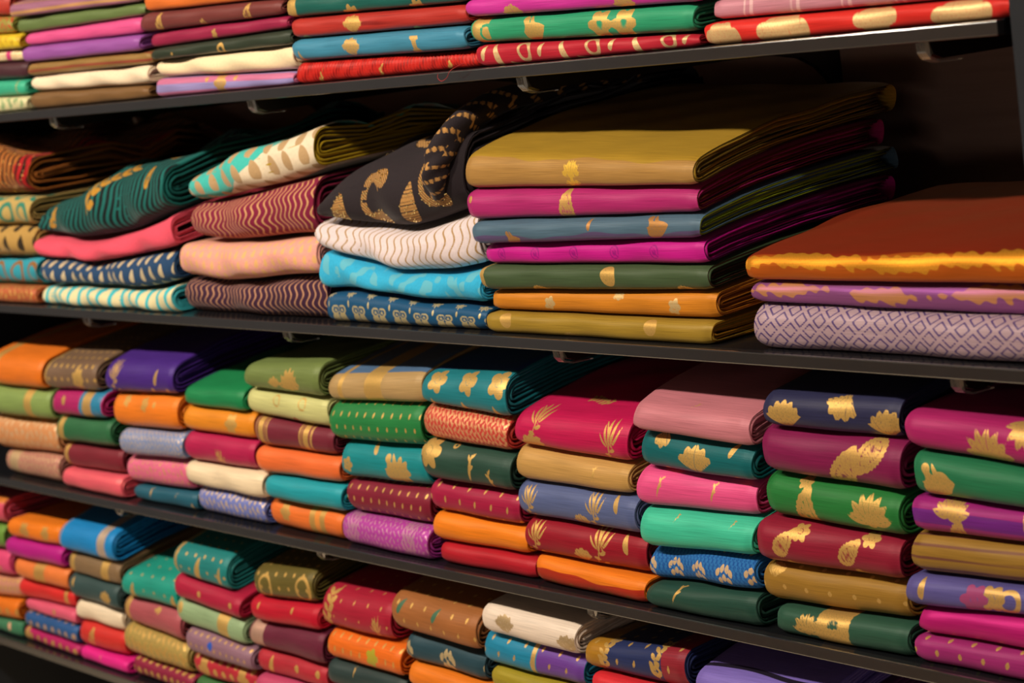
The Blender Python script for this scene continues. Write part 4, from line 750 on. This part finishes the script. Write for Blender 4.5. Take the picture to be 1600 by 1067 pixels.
('pink and orange saree with gold spots, lying on the leaf green one', 'folded sarees on the lowest shelf', 4, -1.5913, -1.3846, [0.7554, 0.7602, 0.7651], [0.707, 0.7118, 0.7157], 0.0121, 0.356, 0.008, 'd0506a', 'g:dot x=.7 v=0 r=8;s:vband v=.4 w=20', 'd07a30', {}),
('light leaf green saree, between the pink-orange and pink ones', 'folded sarees on the lowest shelf', 4, -1.6172, -1.4024, [0.7038, 0.7082, 0.7124], [0.6557, 0.6601, 0.6646], 0.0159, 0.364, 0.008, '6a9440', '', '', {}),
('pink silk saree with gold dots, between the leaf green and cream-gold ones', 'folded sarees on the lowest shelf', 4, -1.6378, -1.4024, [0.6527, 0.6571, 0.6615], [0.5977, 0.6051, 0.6125], 0.0165, 0.386, 0.008, 'dc4a7c', 'g:dot x=.85 v=-.1 r=5', '', {}),
('cream and rose brocade saree with gold dots, between the pink and orange dotted ones', 'folded sarees on the lowest shelf', 4, -1.6594, -1.3866, [0.5943, 0.6024, 0.6109], [0.5501, 0.5605, 0.5709], 0.0185, 0.35, 0.008, 'c88a74', 'g:dot p=18 q=16 r=5', '', {}),
('orange saree with golden dots, between the cream-gold and sea green ones', 'folded sarees on the lowest shelf', 4, -1.6785, -1.3978, [0.5468, 0.5568, 0.5673], [0.5068, 0.518, 0.5285], 0.0137, 0.372, 0.008, 'e0741c', 'g:dot p=40 q=40 r=8', '', {}),
('sea green saree with pink fleck, under the orange dotted one, on the shelf', 'folded sarees on the lowest shelf', 4, -1.6946, -1.3978, [0.5036, 0.5147, 0.5259], [0.4956, 0.4956, 0.4956], 0.0158, 0.379, 0.008, '3f7a5a', 's:dot x=.85 v=.15 r=6', 'e0a88a', {}),
('orange saree with glowing gold motifs, lying on the fuchsia one', 'folded sarees on the lowest shelf', 4, -1.3786, -1.1783, [0.7282, 0.7312, 0.7345], [0.6933, 0.6954, 0.6975], 0.0158, 0.403, 0.04, 'e67a1c', 'g:flower x=.35 v=.0 s=40 n=6;g:flower x=.75 v=.05 s=30 n=6', '', {}),
('fuchsia silk saree, between the orange gold and apricot ones', 'folded sarees on the lowest shelf', 4, -1.3964, -1.1783, [0.6904, 0.6926, 0.6947], [0.6558, 0.6571, 0.6585], 0.0129, 0.434, 0.04, 'b01a84', '', '', {}),
('apricot orange saree with gold patch, between the fuchsia and vermilion ones', 'folded sarees on the lowest shelf', 4, -1.3767, -1.176, [0.6534, 0.6547, 0.6559], [0.6167, 0.6166, 0.6165], 0.0143, 0.431, 0.04, 'e07a3c', 'g:band x=.5 w=40', '', {}),
('vermilion red saree with gold end band, between the apricot and rose ones', 'folded sarees on the lowest shelf', 4, -1.3806, -1.176, [0.6141, 0.614, 0.6139], [0.5781, 0.5802, 0.5824], 0.0218, 0.425, 0.04, 'd02c2c', 'g:band x=.86 w=14', '', {}),
('rose pink saree with small gold dot, between the vermilion and blue dotted ones', 'folded sarees on the lowest shelf', 4, -1.3713, -1.1676, [0.5756, 0.5778, 0.5799], [0.5548, 0.5551, 0.5554], 0.0181, 0.424, 0.04, 'd85a78', 'g:dot x=.6 v=.1 r=5', '', {}),
('blue saree with rows of pale dots, between the rose and berry ones', 'folded sarees on the lowest shelf', 4, -1.3736, -1.1684, [0.5522, 0.5525, 0.5528], [0.5227, 0.5214, 0.5201], 0.0138, 0.437, 0.04, '2a548c', 'g:dot p=28 q=26 r=6', '', {'gold': 'd8b08c'}),
('berry red saree with gold brocade dots, under the blue dotted one, on the shelf', 'folded sarees on the lowest shelf', 4, -1.3918, -1.1699, [0.5201, 0.5189, 0.5176], [0.4956, 0.4956, 0.4956], 0.0156, 0.436, 0.04, 'b02060', 'g:dot p=30 q=26 r=7;g:band x=.06 w=20', '', {}),
('bright blue silk saree with silver band, lying on the taupe one', 'folded sarees on the lowest shelf', 4, -1.1723, -0.9773, [0.7373, 0.7383, 0.7394], [0.691, 0.6904, 0.69], 0.0137, 0.435, 0.2, '1a80c4', 'g:band x=.8 w=30;g:band x=.04 w=6', '', {'gold': 'd8bca0'}),
('taupe saree with gold end bands, between the bright blue and dark slate ones', 'folded sarees on the lowest shelf', 4, -1.167, -0.9772, [0.6883, 0.6878, 0.6874], [0.6502, 0.6503, 0.6503], 0.0194, 0.425, 0.2, '7e6548', 'g:band x=.08 w=20;g:band x=.74 w=26', '', {}),
('dark slate saree with gold motif, between the taupe and white ones', 'folded sarees on the lowest shelf', 4, -1.17, -0.9916, [0.6476, 0.6477, 0.6477], [0.6063, 0.6052, 0.6041], 0.0153, 0.406, 0.2, '33494a', 'g:fan x=.78 v=-.05 s=44 n=6;g:leaf x=.1 v=.2 s=20 a=20', '', {}),
('off-white cotton saree, between the dark slate and red-gold ones', 'folded sarees on the lowest shelf', 4, -1.1611, -1.0028, [0.6035, 0.6026, 0.6017], [0.5668, 0.5658, 0.5649], 0.0193, 0.414, 0.2, 'e8d4b8', '', '', {'soft': '.4'}),
('red saree with gold paisley, between the white and hot pink ones', 'folded sarees on the lowest shelf', 4, -1.1616, -1.0042, [0.5642, 0.5632, 0.5623], [0.5206, 0.5208, 0.5211], 0.0179, 0.405, 0.2, 'c8302c', 'g:pais x=.3 v=0 s=40 a=10', '', {}),
('hot pink silk saree, under the red-gold one, on the shelf', 'folded sarees on the lowest shelf', 4, -1.1639, -0.9857, [0.518, 0.5182, 0.5184], [0.4956, 0.4956, 0.4956], 0.011, 0.406, 0.2, 'dc2288', 'g:fleck x=.45 v=.1 s=20 a=0', '', {}),
('aqua green saree with copper loops, lying on the rosewood one', 'folded sarees on the lowest shelf', 4, -0.9712, -0.7945, [0.677, 0.68, 0.6831], [0.6351, 0.6334, 0.6317], 0.0197, 0.357, 0.2, '1f9080', 'g:leaf x=.2 v=-.1 s=40 a=10;g:leaf x=.92 v=-.2 s=40 a=0;g:dot p=36 q=26 r=3', '', {}),
('rosewood pink saree with gold cap, between the aqua green and khaki ones', 'folded sarees on the lowest shelf', 4, -0.9856, -0.7945, [0.6325, 0.6309, 0.6291], [0.5854, 0.5819, 0.5785], 0.0208, 0.365, 0.2, 'a45058', 'g:band x=.06 w=22;g:fan x=.6 v=.25 s=28 n=7', '', {}),
('khaki gold brocade saree, between the rosewood and oxblood ones', 'folded sarees on the lowest shelf', 4, -0.9968, -0.7871, [0.5828, 0.5794, 0.5756], [0.5309, 0.5289, 0.5269], 0.0169, 0.364, 0.2, 'a48c4c', 'g:jaal m=16 t=.3;g:dot p=20 q=40 r=6', '', {}),
('oxblood saree with bright dots, under the khaki one, on the shelf', 'folded sarees on the lowest shelf', 4, -0.9797, -0.7798, [0.528, 0.526, 0.5243], [0.4956, 0.4956, 0.4956], 0.0174, 0.354, 0.2, '84203c', 'g:dot p=22 q=22 r=6', '', {}),
('peacock teal saree with gold drops, lying on the cranberry one', 'folded sarees on the lowest shelf', 4, -0.773, -0.611, [0.7442, 0.744, 0.7438], [0.7, 0.6938, 0.6881], 0.0148, 0.437, 0.2, '1f7878', 'g:leaf x=.45 v=0 s=44 a=0;g:band x=.05 w=12;g:dot p=26 q=22 r=3;g:leaf x=.86 v=0 s=30 a=0', '', {}),
('cranberry saree with two gold specks, between the peacock teal and celadon ones', 'folded sarees on the lowest shelf', 4, -0.7816, -0.5837, [0.6974, 0.6905, 0.6851], [0.6609, 0.6556, 0.6505], 0.0122, 0.426, 0.2, 'a41c3c', 'g:dot x=.4,.88 v=.1 r=5', '', {}),
('celadon green saree with gold block, between the cranberry and lilac ones', 'folded sarees on the lowest shelf', 4, -0.7885, -0.5857, [0.6583, 0.6533, 0.648], [0.616, 0.6121, 0.608], 0.0139, 0.412, 0.2, '8aa47c', 'g:band x=.72 w=34;g:dot x=.06 v=.2 r=9', '', {}),
('lilac saree with rows of gold flecks, between the celadon and ruby ones', 'folded sarees on the lowest shelf', 4, -0.7657, -0.5719, [0.6125, 0.6088, 0.6053], [0.5709, 0.5696, 0.5684], 0.0103, 0.401, 0.2, '8a6678', 'g:dash p=18 q=20 l=10 w=5;s:dot x=.4 v=.1 r=7', '2a54b4', {}),
('ruby red saree with gold brocade blocks, between the lilac and green ones', 'folded sarees on the lowest shelf', 4, -0.7738, -0.5812, [0.5683, 0.5671, 0.5659], [0.5289, 0.5305, 0.532], 0.0214, 0.433, 0.2, 'b02a38', 'g:band x=.2 w=22;g:dot p=24 q=20 r=6;g:band x=.8 w=22', '', {}),
('plain green folded saree, under the ruby one, on the shelf', 'folded sarees on the lowest shelf', 4, -0.7738, -0.5812, [0.5263, 0.5279, 0.5294], [0.4956, 0.4956, 0.4956], 0.0196, 0.432, 0.2, '3a6a3c', '', '', {}),
('olive saree with gold chain lines, lying on the scarlet one', 'folded sarees on the lowest shelf', 4, -0.5455, -0.3788, [0.7366, 0.7436, 0.7512], [0.6922, 0.6976, 0.703], 0.0214, 0.406, 0.173, '5f5426', 'g:ring x=.22,.86 v=0 s=40 w=5;g:dot p=26 q=20 r=3.5', '', {}),
('scarlet saree with two gold flecks, between the olive and wine ones', 'folded sarees on the lowest shelf', 4, -0.563, -0.3701, [0.6887, 0.6947, 0.7004], [0.6535, 0.6591, 0.6646], 0.017, 0.42, 0.173, 'b4142c', 'g:dash x=.15,.66 v=.2 l=14 w=6', '', {}),
('wine purple saree with silver brocade end, between the scarlet and red flecked ones', 'folded sarees on the lowest shelf', 4, -0.5797, -0.3675, [0.6504, 0.656, 0.662], [0.6095, 0.6101, 0.6108], 0.0169, 0.438, 0.173, '66243a', 'g:band x=.12 w=40;s:jaal m=8 t=.2', '5a2232', {'gold': 'd0a894'}),
('red saree with gold paisley flecks, between the wine and rose ones', 'folded sarees on the lowest shelf', 4, -0.5659, -0.3747, [0.6069, 0.6076, 0.6082], [0.5713, 0.5728, 0.5743], 0.0191, 0.439, 0.173, 'ac2a38', 'g:leaf x=.2 v=0 s=34 a=0;g:dot x=.6,.9 v=.1 r=6', '', {}),
('plain rose folded saree, between the red flecked and teal ones', 'folded sarees on the lowest shelf', 4, -0.5659, -0.3747, [0.5687, 0.5702, 0.5717], [0.5338, 0.5346, 0.5353], 0.0114, 0.426, 0.173, 'b8446a', '', '', {}),
('plain teal folded saree, under the rose one, on the shelf', 'folded sarees on the lowest shelf', 4, -0.5659, -0.3747, [0.5312, 0.532, 0.5327], [0.4956, 0.4956, 0.4956], 0.0181, 0.43, 0.173, '2c5a6a', '', '', {}),
('ruby silk saree with gold floral border, lying on the orange one', 'folded sarees on the lowest shelf', 4, -0.3597, -0.1822, [0.7291, 0.7311, 0.7334], [0.6727, 0.6737, 0.6749], 0.0174, 0.383, 0.16, 'a01c34', 'g:sprig x=.1 v=0 s=80 a=0;g:spray x=.8 v=-.1 s=44;g:dash p=34 q=24 l=9 w=4', '', {}),
('orange saree with gold streaks and green motif, between the ruby and ink green ones', 'folded sarees on the lowest shelf', 4, -0.3543, -0.1641, [0.6701, 0.6712, 0.6723], [0.6272, 0.6281, 0.629], 0.0136, 0.387, 0.16, 'e06a1c', 'g:dash p=22 q=22 l=14 w=5;s:flower x=.62 v=0 s=30 n=5', 'a8a030', {}),
('ink green saree with gold fleck, between the orange and beige ones', 'folded sarees on the lowest shelf', 4, -0.3615, -0.1717, [0.6245, 0.6254, 0.6263], [0.5868, 0.5903, 0.5938], 0.0149, 0.374, 0.16, '2c3c3c', 'g:fleck x=.35 v=.2 s=20 a=0', '', {}),
('plain beige folded saree, between the ink green and ochre ones', 'folded sarees on the lowest shelf', 4, -0.3615, -0.1717, [0.5842, 0.5877, 0.5912], [0.5415, 0.5433, 0.545], 0.0208, 0.378, 0.16, 'c8b08a', '', '', {}),
('plain ochre folded saree, under the beige one, on the shelf', 'folded sarees on the lowest shelf', 4, -0.3615, -0.1717, [0.5389, 0.5407, 0.5424], [0.4956, 0.4956, 0.4956], 0.0137, 0.359, 0.16, 'b0762c', '', '', {}),
('tan and moss shot saree with gold flecks, lying on the petrol one', 'folded sarees on the lowest shelf', 4, -0.175, 0.0193, [0.7483, 0.7463, 0.7441], [0.6986, 0.6971, 0.6958], 0.0139, 0.425, 0.187, '9a6034', 'g:dash p=32 q=22 l=10 w=5;s:leaf x=.12,.55 v=.25 s=26 a=-25', '3a6a54', {}),
('petrol blue saree with silver leaf clusters, between the tan and bright orange ones', 'folded sarees on the lowest shelf', 4, -0.1574, 0.0161, [0.6955, 0.6944, 0.6933], [0.6558, 0.6531, 0.6505], 0.022, 0.436, 0.187, '284450', 'g:petals p=95 q=60 s=46', '', {'gold': 'd8c090'}),
('bright orange silk saree, between the petrol and maroon ones', 'folded sarees on the lowest shelf', 4, -0.1566, 0.027, [0.6532, 0.6503, 0.6479], [0.6201, 0.6199, 0.6197], 0.0148, 0.416, 0.187, 'e07820', '', '', {}),
('plain maroon folded saree, between the bright orange and aubergine ones', 'folded sarees on the lowest shelf', 4, -0.1566, 0.027, [0.6175, 0.6173, 0.6171], [0.5582, 0.5581, 0.558], 0.0198, 0.411, 0.187, '8a2a3a', '', '', {}),
('plain aubergine folded saree, under the maroon one, on the shelf', 'folded sarees on the lowest shelf', 4, -0.1566, 0.027, [0.5556, 0.5555, 0.5554], [0.4956, 0.4956, 0.4956], 0.0149, 0.401, 0.187, '5a2a5e', '', '', {}),
('cream white silk saree with beige motifs, lying on the cerulean one', 'folded sarees on the lowest shelf', 4, 0.04, 0.2266, [0.7688, 0.7667, 0.7645], [0.7295, 0.7272, 0.7252], 0.0122, 0.422, 0.097, 'e6d3c2', 'g:fan x=.26 v=.0 s=46 n=7;g:fan x=.93 v=-.1 s=46 n=7', '', {'gold': 'c8aa7c'}),
('cerulean and violet saree with gold dashes, between the white and lime ones', 'folded sarees on the lowest shelf', 4, 0.0253, 0.2266, [0.7267, 0.7248, 0.7227], [0.6834, 0.6827, 0.682], 0.0183, 0.425, 0.097, '1f7fa4', 's:right x=.55;g:dash p=34 q=20 l=11 w=5;g:band x=.52 w=8', '6a3a94', {}),
('lime olive silk saree, between the cerulean and teal ones', 'folded sarees on the lowest shelf', 4, 0.036, 0.2319, [0.6807, 0.68, 0.6793], [0.6501, 0.6516, 0.6531], 0.0144, 0.438, 0.097, '9a8a28', '', '', {}),
('plain teal folded saree, between the lime and green ones', 'folded sarees on the lowest shelf', 4, 0.036, 0.2319, [0.6475, 0.649, 0.6505], [0.5988, 0.5998, 0.6008], 0.0175, 0.406, 0.097, '2c5a6a', '', '', {}),
('plain green folded saree, between the teal and maroon ones', 'folded sarees on the lowest shelf', 4, 0.036, 0.2319, [0.5962, 0.5972, 0.5982], [0.5476, 0.5481, 0.5486], 0.0108, 0.439, 0.097, '3a6a3c', '', '', {}),
('plain maroon folded saree, under the green one, on the shelf', 'folded sarees on the lowest shelf', 4, 0.036, 0.2319, [0.545, 0.5455, 0.546], [0.4956, 0.4956, 0.4956], 0.0219, 0.437, 0.097, '8a2a3a', '', '', {}),
('navy saree with ochre end and embroidered vines, lying on the bright red one', 'folded sarees on the lowest shelf', 4, 0.2326, 0.4204, [0.7469, 0.7561, 0.7657], [0.7134, 0.7141, 0.7149], 0.0172, 0.362, 0.022, '26305c', 's2:left x=.2;s:right x=.78;g:dash p=32 q=26 l=12 w=5;g:sprig x=.22 v=.2 s=60 a=0;g:sprig x=.74 v=.2 s=60 a=0', '8c2430', {'grad': 'a4741e'}),
('bright red silk saree, between the navy and ochre ones', 'folded sarees on the lowest shelf', 4, 0.2472, 0.4181, [0.7108, 0.7116, 0.7123], [0.6812, 0.6831, 0.6851], 0.0111, 0.36, 0.022, 'd02a34', '', '', {}),
('plain ochre folded saree, between the bright red and rose ones', 'folded sarees on the lowest shelf', 4, 0.2472, 0.4181, [0.6786, 0.6805, 0.6825], [0.635, 0.6364, 0.6379], 0.0127, 0.387, 0.022, 'b0762c', '', '', {}),
('plain rose folded saree, between the ochre and teal ones', 'folded sarees on the lowest shelf', 4, 0.2472, 0.4181, [0.6324, 0.6338, 0.6353], [0.5887, 0.5897, 0.5907], 0.0207, 0.381, 0.022, 'b8446a', '', '', {}),
('plain teal folded saree, between the rose and green ones', 'folded sarees on the lowest shelf', 4, 0.2472, 0.4181, [0.5861, 0.5871, 0.5881], [0.5425, 0.543, 0.5435], 0.0118, 0.36, 0.022, '2c5a6a', '', '', {}),
('plain green folded saree, under the teal one, on the shelf', 'folded sarees on the lowest shelf', 4, 0.2472, 0.4181, [0.5399, 0.5404, 0.5409], [0.4956, 0.4956, 0.4956], 0.0136, 0.388, 0.022, '3a6a3c', '', '', {}),
('lavender satin saree with black stripe, lying on the aubergine one', 'folded sarees on the lowest shelf', 4, 0.4368, 0.6408, [0.7435, 0.7462, 0.749], [0.706, 0.71, 0.7139], 0.012, 0.432, 0.183, '7a68bc', 's:topband v=36 w=7', '1a1420', {}),
('plain aubergine folded saree, between the lavender and beige ones', 'folded sarees on the lowest shelf', 4, 0.4368, 0.6408, [0.7034, 0.7074, 0.7113], [0.6535, 0.6565, 0.6595], 0.0182, 0.422, 0.183, '5a2a5e', '', '', {}),
('plain beige folded saree, between the aubergine and ochre ones', 'folded sarees on the lowest shelf', 4, 0.4368, 0.6408, [0.6509, 0.6539, 0.6569], [0.6011, 0.6031, 0.6051], 0.0215, 0.41, 0.183, 'c8b08a', '', '', {}),
('plain ochre folded saree, between the beige and rose ones', 'folded sarees on the lowest shelf', 4, 0.4368, 0.6408, [0.5985, 0.6005, 0.6025], [0.5487, 0.5497, 0.5507], 0.0163, 0.406, 0.183, 'b0762c', '', '', {}),
('plain rose folded saree, under the ochre one, on the shelf', 'folded sarees on the lowest shelf', 4, 0.4368, 0.6408, [0.5461, 0.5471, 0.5481], [0.4956, 0.4956, 0.4956], 0.0112, 0.401, 0.183, 'b8446a', '', '', {})
]

prev = None
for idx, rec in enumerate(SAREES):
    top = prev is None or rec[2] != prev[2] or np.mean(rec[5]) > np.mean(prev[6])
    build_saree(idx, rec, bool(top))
    prev = rec
